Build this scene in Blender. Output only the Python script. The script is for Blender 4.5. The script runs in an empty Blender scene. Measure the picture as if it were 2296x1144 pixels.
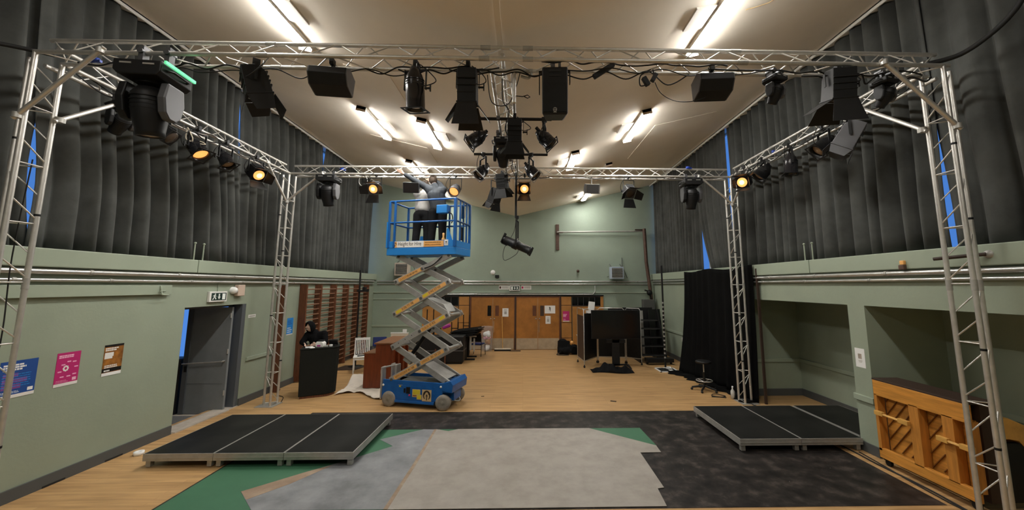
import bpy, math, random
from mathutils import Matrix, Vector, Euler

# ------------------------------------------------------------------ camera
S = bpy.context.scene
COL = S.collection
cam_d = bpy.data.cameras.new('camera')
cam_d.sensor_fit = 'HORIZONTAL'
cam_d.sensor_width = 36.0
cam_d.lens = 36.0 * 860.0 / 2296.0
cam_d.shift_x = -(1194.4 - 1148.0) / 2296.0
cam_d.shift_y = -(572.0 - 530.4) / 2296.0
cam_d.clip_start = 0.05
cam = bpy.data.objects.new('camera', cam_d)
COL.objects.link(cam)
_yaw, _pit, _rol = -0.0239, 0.1277, -0.0014
_f = Vector((-math.sin(_yaw) * math.cos(_pit), math.cos(_yaw) * math.cos(_pit), math.sin(_pit)))
_r = Vector((math.cos(_yaw), math.sin(_yaw), 0))
_d = _f.cross(_r)
_r2 = _r * math.cos(_rol) + _d * math.sin(_rol)
_u = _r2.cross(_f)
cam.matrix_world = Matrix(((_r2.x, _u.x, -_f.x, 0), (_r2.y, _u.y, -_f.y, 0), (_r2.z, _u.z, -_f.z, 2.6), (0, 0, 0, 1)))
S.camera = cam

# ------------------------------------------------------------------ world, exposure
W = bpy.data.worlds.new('world')
S.world = W
W.use_nodes = True
W.node_tree.nodes['Background'].inputs[0].default_value = (0.11, 0.34, 1.0, 1)
W.node_tree.nodes['Background'].inputs[1].default_value = 0.30
S.view_settings.view_transform = 'Standard'
S.view_settings.look = 'None'
S.view_settings.exposure = 1.25
S.view_settings.gamma = 1.0
TUBE = 38.0          # brightness of the fluorescent diffusers
random.seed(7)
PI = math.pi

# ------------------------------------------------------------------ materials
def mat(name, col, rough=0.6, metal=0.0, var=0.0, scale=4.0, bump=0.0, bscale=60.0, emit=None, estr=0.0, spec=0.5, col2=None, stretch=None, sheen=0.0):
    m = bpy.data.materials.new(name)
    m.use_nodes = True
    nt = m.node_tree
    b = nt.nodes['Principled BSDF']
    b.inputs['Base Color'].default_value = (*col, 1)
    b.inputs['Roughness'].default_value = rough
    b.inputs['Metallic'].default_value = metal
    b.inputs['Specular IOR Level'].default_value = spec
    if sheen:
        b.inputs['Sheen Weight'].default_value = sheen
    tc = None
    if var or bump or col2:
        tc = nt.nodes.new('ShaderNodeTexCoord')
        src = tc.outputs['Object']
        if stretch:
            mp = nt.nodes.new('ShaderNodeMapping')
            mp.inputs['Scale'].default_value = stretch
            nt.links.new(src, mp.inputs[0])
            src = mp.outputs[0]
    if var or col2:
        n = nt.nodes.new('ShaderNodeTexNoise')
        n.inputs['Scale'].default_value = scale
        n.inputs['Detail'].default_value = 6
        n.inputs['Roughness'].default_value = 0.62
        nt.links.new(src, n.inputs['Vector'])
        r = nt.nodes.new('ShaderNodeValToRGB')
        c2 = col2 or tuple(c * (1 + var) for c in col)
        c1 = col if col2 else tuple(c * (1 - var) for c in col)
        r.color_ramp.elements[0].color = (*c1, 1)
        r.color_ramp.elements[1].color = (*c2, 1)
        r.color_ramp.elements[0].position = 0.34
        r.color_ramp.elements[1].position = 0.66
        nt.links.new(n.outputs['Fac'], r.inputs[0])
        nt.links.new(r.outputs[0], b.inputs['Base Color'])
    if bump:
        n2 = nt.nodes.new('ShaderNodeTexNoise')
        n2.inputs['Scale'].default_value = bscale
        n2.inputs['Detail'].default_value = 4
        nt.links.new(src, n2.inputs['Vector'])
        bp = nt.nodes.new('ShaderNodeBump')
        bp.inputs['Strength'].default_value = bump
        bp.inputs['Distance'].default_value = 0.01
        nt.links.new(n2.outputs['Fac'], bp.inputs['Height'])
        nt.links.new(bp.outputs[0], b.inputs['Normal'])
    if emit:
        b.inputs['Emission Color'].default_value = (*emit, 1)
        b.inputs['Emission Strength'].default_value = estr
    return m

M = {}
M['green'] = mat('green_paint', (0.285, 0.330, 0.250), 0.55, var=0.05, scale=1.1, bump=0.15, bscale=25)
M['green_trim'] = mat('green_trim_paint', (0.31, 0.36, 0.275), 0.5, var=0.04, scale=2)
M['green_back'] = mat('green_back_wall', (0.275, 0.335, 0.262), 0.6, var=0.06, scale=0.9, bump=0.2, bscale=18)
M['ceiling'] = mat('ceiling_boards', (0.84, 0.765, 0.655), 0.85, var=0.04, scale=0.7)
M['skirt'] = mat('dark_skirting', (0.075, 0.08, 0.08), 0.5)
M['curtain'] = mat('charcoal_curtain', (0.068, 0.071, 0.066), 0.9, var=0.25, scale=1.6, bump=0.1, bscale=200, spec=0.15, sheen=0.08)
M['drape'] = mat('black_drape', (0.004, 0.004, 0.004), 0.95, var=0.2, scale=3, spec=0.08)
M['alu'] = mat('aluminium', (0.62, 0.60, 0.56), 0.42, 0.75, var=0.08, scale=9)
M['alu_dull'] = mat('dull_aluminium', (0.42, 0.41, 0.38), 0.5, 0.5, var=0.12, scale=6)
M['groove'] = mat('rib_brown', (0.20, 0.075, 0.014), 0.5)
M['pipe'] = mat('galvanised_pipe', (0.62, 0.62, 0.60), 0.32, 0.8, var=0.1, scale=5)
M['black'] = mat('black_metal', (0.008, 0.008, 0.008), 0.5, var=0.2, scale=8, spec=0.3)
M['black_gloss'] = mat('gloss_black', (0.012, 0.012, 0.014), 0.22)
M['black_plastic'] = mat('black_plastic', (0.009, 0.009, 0.0095), 0.5, spec=0.3)
M['grey_metal'] = mat('grey_metal', (0.09, 0.09, 0.095), 0.45, 0.3)
M['rubber'] = mat('rubber', (0.008, 0.008, 0.008), 0.7)
M['white'] = mat('white_paint', (0.75, 0.74, 0.70), 0.5)
M['paper'] = mat('white_paper', (0.80, 0.80, 0.78), 0.7)
M['cream'] = mat('cream_panel', (0.66, 0.58, 0.46), 0.6, var=0.05)
M['blue'] = mat('blue_lift_paint', (0.010, 0.105, 0.36), 0.35, var=0.12, scale=5)
M['blue_bright'] = mat('bright_blue_paint', (0.02, 0.22, 0.62), 0.4)
M['steel'] = mat('grey_steel_arm', (0.40, 0.39, 0.37), 0.42, 0.35, var=0.15, scale=5)
M['steel_dark'] = mat('dark_steel', (0.10, 0.10, 0.095), 0.5, 0.3)
M['tyre'] = mat('grey_tyre', (0.26, 0.23, 0.19), 0.75, var=0.2, scale=9)
M['hub'] = mat('wheel_hub', (0.21, 0.19, 0.15), 0.6, var=0.25, scale=12)
M['orange'] = mat('orange_sticker', (0.80, 0.42, 0.13), 0.5)
M['ink'] = mat('dark_ink', (0.03, 0.015, 0.008), 0.6)
M['brown_ink'] = mat('brown_ink', (0.25, 0.10, 0.01), 0.6)
M['yellow'] = mat('yellow_sticker', (0.70, 0.56, 0.03), 0.5)
M['tan'] = mat('tan_sticker', (0.62, 0.44, 0.22), 0.6)
M['red'] = mat('red_button', (0.55, 0.03, 0.12), 0.4)
M['pink'] = mat('pink_poster', (0.48, 0.018, 0.15), 0.5)
M['pink_text'] = mat('pale_pink_print', (0.85, 0.45, 0.62), 0.5)
M['poster_blue'] = mat('blue_poster', (0.012, 0.065, 0.27), 0.5)
M['poster_purple'] = mat('purple_print', (0.20, 0.06, 0.24), 0.5)
M['sky_poster'] = mat('bright_blue_poster', (0.02, 0.22, 0.60), 0.5)
M['poster_brown'] = mat('brown_poster', (0.06, 0.022, 0.006), 0.4, col2=(0.42, 0.17, 0.03), scale=7)
M['door_grey'] = mat('grey_door_paint', (0.20, 0.215, 0.222), 0.5, var=0.08, scale=3)
M['door_frame'] = mat('grey_door_frame', (0.085, 0.095, 0.105), 0.5)
M['dark_wood'] = mat('dark_varnished_wood', (0.125, 0.042, 0.017), 0.45, var=0.35, scale=6, stretch=(6, 6, 0.7))
M['bar_wood'] = mat('wall_bar_wood', (0.21, 0.10, 0.055), 0.5, var=0.3, scale=6, stretch=(6, 0.8, 6))
M['piano_brown'] = mat('red_brown_piano', (0.165, 0.032, 0.008), 0.35, var=0.2, scale=4, stretch=(4, 4, 0.6))
M['piano_top'] = mat('worn_brown_lid', (0.22, 0.09, 0.035), 0.4, var=0.15, scale=3)
M['pine'] = mat('orange_pine', (0.60, 0.262, 0.045), 0.45, var=0.22, scale=5, stretch=(1.2, 0.35, 5))
M['pine_v'] = mat('orange_pine_post', (0.52, 0.215, 0.036), 0.5, var=0.22, scale=5, stretch=(5, 5, 0.5))
M['pine_pale'] = mat('pale_pine_bar', (0.62, 0.34, 0.08), 0.5, var=0.15, scale=5)
M['door_wood'] = mat('orange_brown_door', (0.36, 0.145, 0.026), 0.42, var=0.22, scale=2.2, stretch=(1, 1, 1))
M['panel_wood'] = mat('orange_wood_panel', (0.42, 0.19, 0.045), 0.45, var=0.15, scale=2)
M['kick'] = mat('kick_plate', (0.42, 0.33, 0.22), 0.5, 0.1, var=0.15, scale=3)
M['dust_sheet'] = mat('dust_sheet', (0.68, 0.61, 0.52), 0.8, var=0.06, scale=4)
M['deck_black'] = mat('black_deck_board', (0.0085, 0.009, 0.0085), 0.5, col2=(0.018, 0.018, 0.0165), scale=2.2, spec=0.14)
M['green_sheet'] = mat('green_floor_sheet', (0.040, 0.135, 0.070), 0.6, var=0.06, scale=3)
M['skin'] = mat('skin', (0.66, 0.44, 0.34), 0.5)
M['hair'] = mat('brown_hair', (0.065, 0.042, 0.026), 0.7, var=0.3, scale=40)
M['jacket'] = mat('slate_grey_jacket', (0.030, 0.036, 0.044), 0.85, var=0.12, scale=8, bump=0.3, bscale=20)
M['tee'] = mat('pale_grey_top', (0.58, 0.57, 0.54), 0.8, var=0.05, scale=10, bump=0.3, bscale=15)
M['trousers'] = mat('black_trousers', (0.013, 0.013, 0.014), 0.85, var=0.15, scale=8, bump=0.3, bscale=18, spec=0.12)
M['hoodie'] = mat('black_hoodie', (0.006, 0.006, 0.0065), 0.9, spec=0.08)
M['pvc_grey'] = mat('grey_carpet_counter', (0.014, 0.015, 0.0125), 0.9, spec=0.15, bump=0.3, bscale=150)
M['clear_bag'] = mat('clear_bag', (0.62, 0.60, 0.56), 0.3)
M['chair_blue'] = mat('blue_fabric', (0.012, 0.025, 0.12), 0.8)
M['backpack'] = mat('black_bag_cloth', (0.007, 0.007, 0.0075), 0.85, bump=0.3, bscale=25, spec=0.12)
M['olive'] = mat('olive_coat', (0.05, 0.065, 0.04), 0.85)
M['brown_leather'] = mat('dark_brown_board', (0.04, 0.022, 0.014), 0.6)
M['rope'] = mat('pale_rope', (0.62, 0.54, 0.42), 0.8)
M['beige'] = mat('beige_plastic', (0.58, 0.45, 0.36), 0.5)
M['heater'] = mat('heater_casing', (0.52, 0.44, 0.36), 0.5, var=0.05)
M['heater_blue'] = mat('pale_blue_casing', (0.40, 0.47, 0.55), 0.5)
M['exit_dark'] = mat('exit_sign_dark', (0.012, 0.035, 0.028), 0.4)
M['exit_white'] = mat('exit_sign_white', (0.85, 0.9, 0.86), 0.5)
M['screen'] = mat('dark_screen', (0.004, 0.004, 0.005), 0.12)
M['rust'] = mat('rusty_brown', (0.085, 0.045, 0.030), 0.6, var=0.3, scale=12)
M['concrete'] = mat('pale_concrete', (0.42, 0.37, 0.31), 0.85, var=0.15, scale=5)
M['mat_grey'] = mat('grey_door_mat', (0.13, 0.13, 0.13), 0.95, var=0.2, scale=40)
M['tape_blue'] = mat('blue_plastic', (0.01, 0.04, 0.28), 0.4)
M['bottle'] = mat('translucent_bottle', (0.55, 0.55, 0.52), 0.3)
M['purple'] = mat('magenta_plastic', (0.35, 0.02, 0.22), 0.4)
M['lens'] = mat('glass_lens', (0.05, 0.035, 0.025), 0.08)
M['lens_amber'] = mat('dim_amber_lens', (0.30, 0.20, 0.12), 0.15)
M['lens_lit'] = mat('glowing_amber_lens', (0.9, 0.5, 0.2), 0.3, emit=(1.0, 0.36, 0.09), estr=0.62)
M['filament'] = mat('hot_filament', (1, 0.8, 0.5), 0.3, emit=(1.0, 0.62, 0.25), estr=1.3)
M['hot_gel'] = mat('glowing_gel_edge', (0.5, 0.12, 0.03), 0.4, emit=(1.0, 0.18, 0.02), estr=0.5)
M['led_green'] = mat('green_led_strip', (0.1, 0.6, 0.3), 0.4, emit=(0.16, 0.80, 0.36), estr=0.36)
M['tube'] = mat('lit_fluorescent_diffuser', (0.9, 0.9, 0.9), 0.5, emit=(1.0, 0.975, 0.925), estr=TUBE)
M['batten'] = mat('batten_casing', (0.60, 0.56, 0.50), 0.5)
M['glow_disc'] = mat('white_disc', (0.85, 0.85, 0.83), 0.4)

def wood_floor():
    m = mat('strip_wood_floor', (0.5, 0.3, 0.12), 0.42)
    nt = m.node_tree
    b = nt.nodes['Principled BSDF']
    tc = nt.nodes.new('ShaderNodeTexCoord')
    br = nt.nodes.new('ShaderNodeTexBrick')
    br.inputs['Scale'].default_value = 1.0
    br.inputs['Brick Width'].default_value = 1.9
    br.inputs['Row Height'].default_value = 0.068
    br.inputs['Mortar Size'].default_value = 0.0016
    br.inputs['Mortar Smooth'].default_value = 0.3
    br.offset = 0.37
    br.inputs['Color1'].default_value = (0.45, 0.272, 0.118, 1)
    br.inputs['Color2'].default_value = (0.54, 0.338, 0.155, 1)
    br.inputs['Mortar'].default_value = (0.23, 0.12, 0.045, 1)
    nt.links.new(tc.outputs['Object'], br.inputs['Vector'])
    mp = nt.nodes.new('ShaderNodeMapping')
    mp.inputs['Scale'].default_value = (0.9, 9.0, 1)
    nt.links.new(tc.outputs['Object'], mp.inputs[0])
    n = nt.nodes.new('ShaderNodeTexNoise')
    n.inputs['Scale'].default_value = 1.6
    n.inputs['Detail'].default_value = 7
    nt.links.new(mp.outputs[0], n.inputs['Vector'])
    r = nt.nodes.new('ShaderNodeValToRGB')
    r.color_ramp.elements[0].color = (0.70, 0.66, 0.60, 1)
    r.color_ramp.elements[1].color = (1.10, 1.08, 1.04, 1)
    r.color_ramp.elements[0].position = 0.32
    r.color_ramp.elements[1].position = 0.6
    nt.links.new(n.outputs['Fac'], r.inputs[0])
    mx = nt.nodes.new('ShaderNodeMixRGB')
    mx.blend_type = 'MULTIPLY'
    mx.inputs[0].default_value = 0.75
    nt.links.new(br.outputs['Color'], mx.inputs[1])
    nt.links.new(r.outputs[0], mx.inputs[2])
    nt.links.new(mx.outputs[0], b.inputs['Base Color'])
    return m
M['floor'] = wood_floor()

def mottled(name, a, bcol, c, scale, rough, speck=0.0):
    """vinyl sheet: two tones in soft blotches, scuffs and small pale specks"""
    m = mat(name, a, rough)
    nt = m.node_tree
    b = nt.nodes['Principled BSDF']
    tc = nt.nodes.new('ShaderNodeTexCoord')
    n = nt.nodes.new('ShaderNodeTexNoise')
    n.inputs['Scale'].default_value = scale
    n.inputs['Detail'].default_value = 8
    n.inputs['Roughness'].default_value = 0.65
    nt.links.new(tc.outputs['Object'], n.inputs['Vector'])
    r = nt.nodes.new('ShaderNodeValToRGB')
    r.color_ramp.elements[0].color = (*a, 1)
    r.color_ramp.elements[0].position = 0.35
    r.color_ramp.elements[1].color = (*bcol, 1)
    r.color_ramp.elements[1].position = 0.68
    e = r.color_ramp.elements.new(0.52)
    e.color = (*c, 1)
    nt.links.new(n.outputs['Fac'], r.inputs[0])
    out = r.outputs[0]
    if speck:
        n2 = nt.nodes.new('ShaderNodeTexNoise')
        n2.inputs['Scale'].default_value = 22
        n2.inputs['Detail'].default_value = 2
        nt.links.new(tc.outputs['Object'], n2.inputs['Vector'])
        r2 = nt.nodes.new('ShaderNodeValToRGB')
        r2.color_ramp.elements[0].position = 0.765
        r2.color_ramp.elements[0].color = (0, 0, 0, 1)
        r2.color_ramp.elements[1].position = 0.80
        r2.color_ramp.elements[1].color = (speck, speck, speck, 1)
        nt.links.new(n2.outputs['Fac'], r2.inputs[0])
        mx = nt.nodes.new('ShaderNodeMixRGB')
        mx.inputs[2].default_value = (0.5, 0.48, 0.45, 1)
        nt.links.new(r2.outputs[0], mx.inputs[0])
        nt.links.new(out, mx.inputs[1])
        out = mx.outputs[0]
    nt.links.new(out, b.inputs['Base Color'])
    return m
M['dance_mat'] = mottled('black_dance_mat', (0.010, 0.009, 0.0085), (0.070, 0.057, 0.050), (0.026, 0.022, 0.020), 4.2, 0.5, 0.8)
M['dance_mat'].node_tree.nodes['Principled BSDF'].inputs['Specular IOR Level'].default_value = 0.2
M['white_vinyl'] = mottled('off_white_vinyl', (0.255, 0.228, 0.198), (0.335, 0.305, 0.27), (0.30, 0.272, 0.24), 3.2, 0.5)
M['grey_board'] = mottled('blue_grey_board', (0.145, 0.148, 0.155), (0.27, 0.275, 0.285), (0.205, 0.21, 0.22), 2.0, 0.5)

def glass_mat():
    m = bpy.data.materials.new('window_glass')
    m.use_nodes = True
    nt = m.node_tree
    nt.nodes.remove(nt.nodes['Principled BSDF'])
    out = [n for n in nt.nodes if n.type == 'OUTPUT_MATERIAL'][0]
    t = nt.nodes.new('ShaderNodeBsdfTransparent')
    g = nt.nodes.new('ShaderNodeBsdfGlossy')
    g.inputs['Roughness'].default_value = 0.05
    mx = nt.nodes.new('ShaderNodeMixShader')
    mx.inputs[0].default_value = 0.08
    nt.links.new(t.outputs[0], mx.inputs[1])
    nt.links.new(g.outputs[0], mx.inputs[2])
    nt.links.new(mx.outputs[0], out.inputs[0])
    return m
M['glass'] = glass_mat()

def film_mat():
    m = glass_mat()
    m.name = 'clear_polythene'
    nt = m.node_tree
    for n in nt.nodes:
        if n.type == 'MIX_SHADER':
            n.inputs[0].default_value = 0.16
            d = nt.nodes.new('ShaderNodeBsdfDiffuse')
            d.inputs[0].default_value = (0.7, 0.72, 0.74, 1)
            nt.links.new(d.outputs[0], n.inputs[2])
    return m
M['film'] = film_mat()

# ------------------------------------------------------------------ mesh builder
class MB:
    def __init__(s):
        s.v = []; s.f = []; s.sm = []; s.T = Matrix.Identity(4)
    def add(s, vs, fs, smooth=False):
        n = len(s.v)
        s.v += [tuple(s.T @ Vector(p)) for p in vs]
        s.f += [tuple(i + n for i in f) for f in fs]
        s.sm += [smooth] * len(fs)
        return s
    def box(s, x0, x1, y0, y1, z0, z1):
        vs = [(x, y, z) for x in (x0, x1) for y in (y0, y1) for z in (z0, z1)]
        return s.add(vs, [(0, 1, 3, 2), (4, 6, 7, 5), (0, 4, 5, 1), (2, 3, 7, 6), (0, 2, 6, 4), (1, 5, 7, 3)])
    def cbox(s, c, d, R=None):
        """box of size d centred at c, turned by matrix R"""
        T = s.T
        s.T = T @ Matrix.Translation(c) @ (R.to_4x4() if R is not None else Matrix.Identity(4))
        s.box(-d[0] / 2, d[0] / 2, -d[1] / 2, d[1] / 2, -d[2] / 2, d[2] / 2)
        s.T = T
        return s
    def prism(s, poly, h, axis='z', o=0.0):
        """closed outline poly extruded by h from o along an axis (x: poly is (y,z); y: (x,z); z: (x,y))"""
        n = len(poly)
        def P(a, b, c):
            return {'z': (a, b, c), 'y': (a, c, b), 'x': (c, a, b)}[axis]
        vs = [P(a, b, o) for a, b in poly] + [P(a, b, o + h) for a, b in poly]
        fs = [tuple(range(n))[::-1], tuple(range(n, 2 * n))]
        fs += [(i, (i + 1) % n, n + (i + 1) % n, n + i) for i in range(n)]
        return s.add(vs, fs)
    def tube(s, p, q, r, r2=None, n=10, caps=True, smooth=True):
        p = Vector(p); q = Vector(q); r2 = r if r2 is None else r2
        d = (q - p).normalized()
        a = d.orthogonal().normalized(); b = d.cross(a)
        vs = []
        for c, rr in ((p, r), (q, r2)):
            for i in range(n):
                t = 2 * PI * i / n
                vs.append(tuple(c + (a * math.cos(t) + b * math.sin(t)) * rr))
        s.add(vs, [(i, (i + 1) % n, n + (i + 1) % n, n + i) for i in range(n)], smooth)
        if caps:
            s.add([vs[i] for i in range(n)], [tuple(range(n))[::-1]])
            s.add([vs[n + i] for i in range(n)], [tuple(range(n))])
        return s
    def path(s, pts, r, n=8, closed=False):
        P = [Vector(p) for p in pts]; k = len(P); vs = []; a = None
        for i in range(k):
            d = (P[(i + 1) % k] - P[i - 1]) if closed else (P[min(i + 1, k - 1)] - P[max(i - 1, 0)])
            d.normalize()
            a = d.orthogonal() if a is None else a - d * a.dot(d)
            if a.length < 1e-6: a = d.orthogonal()
            a.normalize(); b = d.cross(a)
            for j in range(n):
                t = 2 * PI * j / n
                vs.append(tuple(P[i] + (a * math.cos(t) + b * math.sin(t)) * r))
        fs = []
        for i in range(k if closed else k - 1):
            i2 = (i + 1) % k
            fs += [(i * n + j, i * n + (j + 1) % n, i2 * n + (j + 1) % n, i2 * n + j) for j in range(n)]
        s.add(vs, fs, True)
        if not closed:
            s.add(vs[:n], [tuple(range(n))[::-1]]); s.add(vs[-n:], [tuple(range(n))])
        return s
    def lathe(s, prof, n=20, axis='z', o=(0, 0, 0), smooth=True):
        """profile of (radius, height) turned about an axis through o"""
        vs = []
        for r, h in prof:
            for i in range(n):
                t = 2 * PI * i / n
                a, b = r * math.cos(t), r * math.sin(t)
                p = {'z': (a, b, h), 'y': (a, h, -b), 'x': (h, a, b)}[axis]
                vs.append((p[0] + o[0], p[1] + o[1], p[2] + o[2]))
        fs = []
        for k in range(len(prof) - 1):
            fs += [(k * n + i, k * n + (i + 1) % n, (k + 1) * n + (i + 1) % n, (k + 1) * n + i) for i in range(n)]
        s.add(vs, fs, smooth)
        if prof[0][0] > 1e-4: s.add(vs[:n], [tuple(range(n))[::-1]])
        if prof[-1][0] > 1e-4: s.add(vs[-n:], [tuple(range(n))])
        return s
    def ball(s, c, r, n=14, sc=(1, 1, 1)):
        m = n // 2
        vs = []
        for k in range(m + 1):
            ph = PI * k / m
            for i in range(n):
                t = 2 * PI * i / n
                vs.append((c[0] + r * sc[0] * math.sin(ph) * math.cos(t), c[1] + r * sc[1] * math.sin(ph) * math.sin(t), c[2] + r * sc[2] * math.cos(ph)))
        fs = [(k * n + i, (k + 1) * n + i, (k + 1) * n + (i + 1) % n, k * n + (i + 1) % n) for k in range(m) for i in range(n)]
        return s.add(vs, fs, True)
    def limb(s, p, q, r1, r2, n=14):
        s.tube(p, q, r1, r2, n, True); s.ball(p, r1, n); s.ball(q, r2, n)
        return s
    def grid(s, fn, nu, nv, smooth=True):
        vs = [fn(i / nu, j / nv) for j in range(nv + 1) for i in range(nu + 1)]
        w = nu + 1
        return s.add(vs, [(j * w + i, j * w + i + 1, (j + 1) * w + i + 1, (j + 1) * w + i) for j in range(nv) for i in range(nu)], smooth)
    def build(s, name, m, parent=None, bevel=0.0, solid=0.0, remesh=0.0, sub=0):
        me = bpy.data.meshes.new(name)
        me.from_pydata(s.v, [], s.f)
        me.polygons.foreach_set('use_smooth', s.sm)
        me.materials.append(M[m] if isinstance(m, str) else m)
        me.update()
        o = bpy.data.objects.new(name, me)
        COL.objects.link(o)
        if parent is not None: o.parent = parent
        if solid:
            md = o.modifiers.new('thick', 'SOLIDIFY'); md.thickness = solid; md.offset = 0
        if remesh:
            md = o.modifiers.new('skin', 'REMESH'); md.mode = 'VOXEL'; md.voxel_size = remesh; md.use_smooth_shade = True
            md = o.modifiers.new('smooth', 'SMOOTH'); md.iterations = 4; md.factor = 0.5
        if bevel:
            md = o.modifiers.new('bevel', 'BEVEL'); md.width = bevel; md.segments = 2; md.limit_method = 'ANGLE'
            md.angle_limit = 0.6
        return o

def tag(o, label, cat, group=None, kind=None):
    o['label'] = label; o['category'] = cat
    if group: o['group'] = group
    if kind: o['kind'] = kind
    return o
def thing(name, label, cat, loc=(0, 0, 0), rz=0.0, group=None):
    o = bpy.data.objects.new(name, None)
    COL.objects.link(o)
    o.empty_display_size = 0.1
    o.location = loc; o.rotation_euler = (0, 0, rz)
    return tag(o, label, cat, group)
def struct(o):
    o['kind'] = 'structure'
    return o
def copy_tree(o, parent=None):
    c = o.copy(); COL.objects.link(c)
    if parent is not None: c.parent = parent
    for ch in list(o.children): copy_tree(ch, c)
    return c
def text(name, body, size, m, parent, T, depth=0.0008, align='LEFT', squash=1.0):
    """lettering turned into a mesh; T places its baseline start"""
    cu = bpy.data.curves.new(name, 'FONT')
    cu.body = body; cu.size = size; cu.extrude = depth; cu.align_x = align
    tmp = bpy.data.objects.new(name, cu)
    COL.objects.link(tmp)
    bpy.context.view_layer.update()
    me = bpy.data.meshes.new_from_object(tmp.evaluated_get(bpy.context.evaluated_depsgraph_get()))
    bpy.data.objects.remove(tmp); bpy.data.curves.remove(cu)
    me.transform(T @ Matrix.Diagonal((squash, 1, 1, 1)))
    me.materials.clear(); me.materials.append(M[m])
    o = bpy.data.objects.new(name, me)
    COL.objects.link(o)
    if parent is not None: o.parent = parent
    return o
def frame(o, x, y):
    """matrix with origin o, local x along x, local y along y"""
    x = Vector(x).normalized(); y = Vector(y).normalized(); z = x.cross(y).normalized(); y = z.cross(x)
    return Matrix(((x.x, y.x, z.x, o[0]), (x.y, y.y, z.y, o[1]), (x.z, y.z, z.z, o[2]), (0, 0, 0, 1)))
def smooth_path(pts, n=6):
    """Catmull-Rom through the points"""
    P = [Vector(p) for p in pts]; out = []
    for i in range(len(P) - 1):
        a, b, c, d = P[max(i - 1, 0)], P[i], P[i + 1], P[min(i + 2, len(P) - 1)]
        for k in range(n):
            t = k / n
            out.append(0.5 * ((2 * b) + (c - a) * t + (2 * a - 5 * b + 4 * c - d) * t * t + (3 * b - a - 3 * c + d) * t ** 3))
    out.append(P[-1])
    return out

# ================================================================== SETTING
XL, XR, YB, YF = -6.2, 5.45, 16.2, -3.0
VX, VZ = -0.3, 5.55                                    # the ceiling's valley
def ceil_z(x):
    return VZ + (0.2373 * (VX - x) if x < VX else 0.2435 * (x - VX))

struct(MB().box(XL - 0.4, XR + 1.7, YF, YB + 0.3, -0.1, 0).build('floor', 'floor'))
b = MB()
xl, xr = XL - 0.5, XR + 0.5
b.prism([(xl, ceil_z(xl)), (VX, VZ), (xr, ceil_z(xr)), (xr, 7.4), (xl, 7.4)], YB - YF + 0.4, 'y', YF - 0.1)
cl = struct(b.build('ceiling', 'ceiling'))
b = MB()                                               # cover strip along the valley and thin board seams
b.box(VX - 0.035, VX + 0.035, YF, YB, VZ - 0.006, VZ + 0.02)
struct(b.build('trim_1', 'ceiling'))

def ceiling_patch(idx, x0, x1, y0, y1):
    b = MB()
    b.add([(x, y, ceil_z(x) - dz) for dz in (0.012, -0.01) for x, y in ((x0, y0), (x1, y0), (x1, y1), (x0, y1))], [(3, 2, 1, 0), (4, 5, 6, 7), (0, 1, 5, 4), (1, 2, 6, 5), (2, 3, 7, 6), (3, 0, 4, 7)])
    struct(b.build('trim_%d' % idx, 'ceiling'))
ceiling_patch(50, -3.9, -2.45, 9.4, 10.6)
ceiling_patch(51, -2.95, -2.2, 5.9, 7.35)
ceiling_patch(52, 3.1, 4.6, 8.6, 11.0)
b = MB(); b.path([(x, y, ceil_z(x)) for x, y in ((3.03, 4.75), (3.16, 4.74), (3.33, 4.70), (3.40, 4.62), (3.52, 4.55))], 0.008, 6)
struct(b.build('trim_53', 'tan'))
b = MB(); b.path([(VX - 0.02, y, VZ - 0.004) for y in (3.25, 3.32, 3.4)], 0.006, 6)
struct(b.build('trim_54', 'rust'))

# left wall: lower wall with the door opening, deep sill ledge above, windows over that
DY0, DY1, DH = 7.29, 8.87, 2.19
b = MB()
b.box(XL - 0.3, XL, YF, DY0, 0, 2.86)
b.box(XL - 0.3, XL, DY1, YB, 0, 2.86)
b.box(XL - 0.3, XL, DY0, DY1, DH, 2.86)
struct(b.build('wall_left', 'green'))
for i, (y0, y1) in enumerate(((YF, 7.355), (7.37, YB))):
    struct(MB().box(XL - 0.45, XL + 0.1, y0, y1, 2.83, 3.07).build('trim_%d' % (i + 2), 'green_trim', bevel=0.012))
struct(MB().box(XL, XL + 0.06, YF, 6.92, 2.44, 2.60).build('trim_4', 'green_trim', bevel=0.005))
struct(MB().box(XL, XL + 0.03, 9.0, 9.9, 0.92, 1.0).build('trim_5', 'green_trim', bevel=0.005))
b = MB()
b.box(XL, XL + 0.025, YF, DY0 - 0.02, 0, 0.15); b.box(XL, XL + 0.025, DY1, YB, 0, 0.15)
struct(b.build('baseboard_left', 'skirt'))
for i in range(5):
    struct(MB().box(XL + 0.025, XL + 0.03, 3.2 + i * 0.75, 3.45 + i * 0.75, 0.0, 0.025).build('trim_%d' % (40 + i), 'rubber'))

# right wall: beam over two alcoves split by a pier, solid beyond
AX = 6.72
b = MB()
b.box(XR, AX + 0.3, YF, 9.45, 2.29, 2.86)              # beam
b.box(XR, AX + 0.3, 6.1, 6.42, 0, 2.29)                # pier between the alcoves
b.box(AX, AX + 0.3, YF, 9.45, 0, 2.29)                 # alcove backs
b.box(XR, AX + 0.3, 9.45, YB, 0, 2.86)
b.box(XR, AX + 0.3, YF, 2.0, 0, 2.29)
struct(b.build('wall_right', 'green'))
for i, (y0, y1) in enumerate(((YF, 7.11), (7.125, YB))):
    struct(MB().box(XR - 0.07, XR + 0.45, y0, y1, 2.84, 3.09).build('trim_%d' % (i + 6), 'green_trim', bevel=0.012))
b = MB()
b.box(AX - 0.035, AX, 6.42, 9.45, 0.78, 0.86); b.box(XR, AX, 9.415, 9.45, 0.78, 0.86); b.box(AX - 0.035, AX, 2.0, 6.1, 0.78, 0.86)
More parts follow.
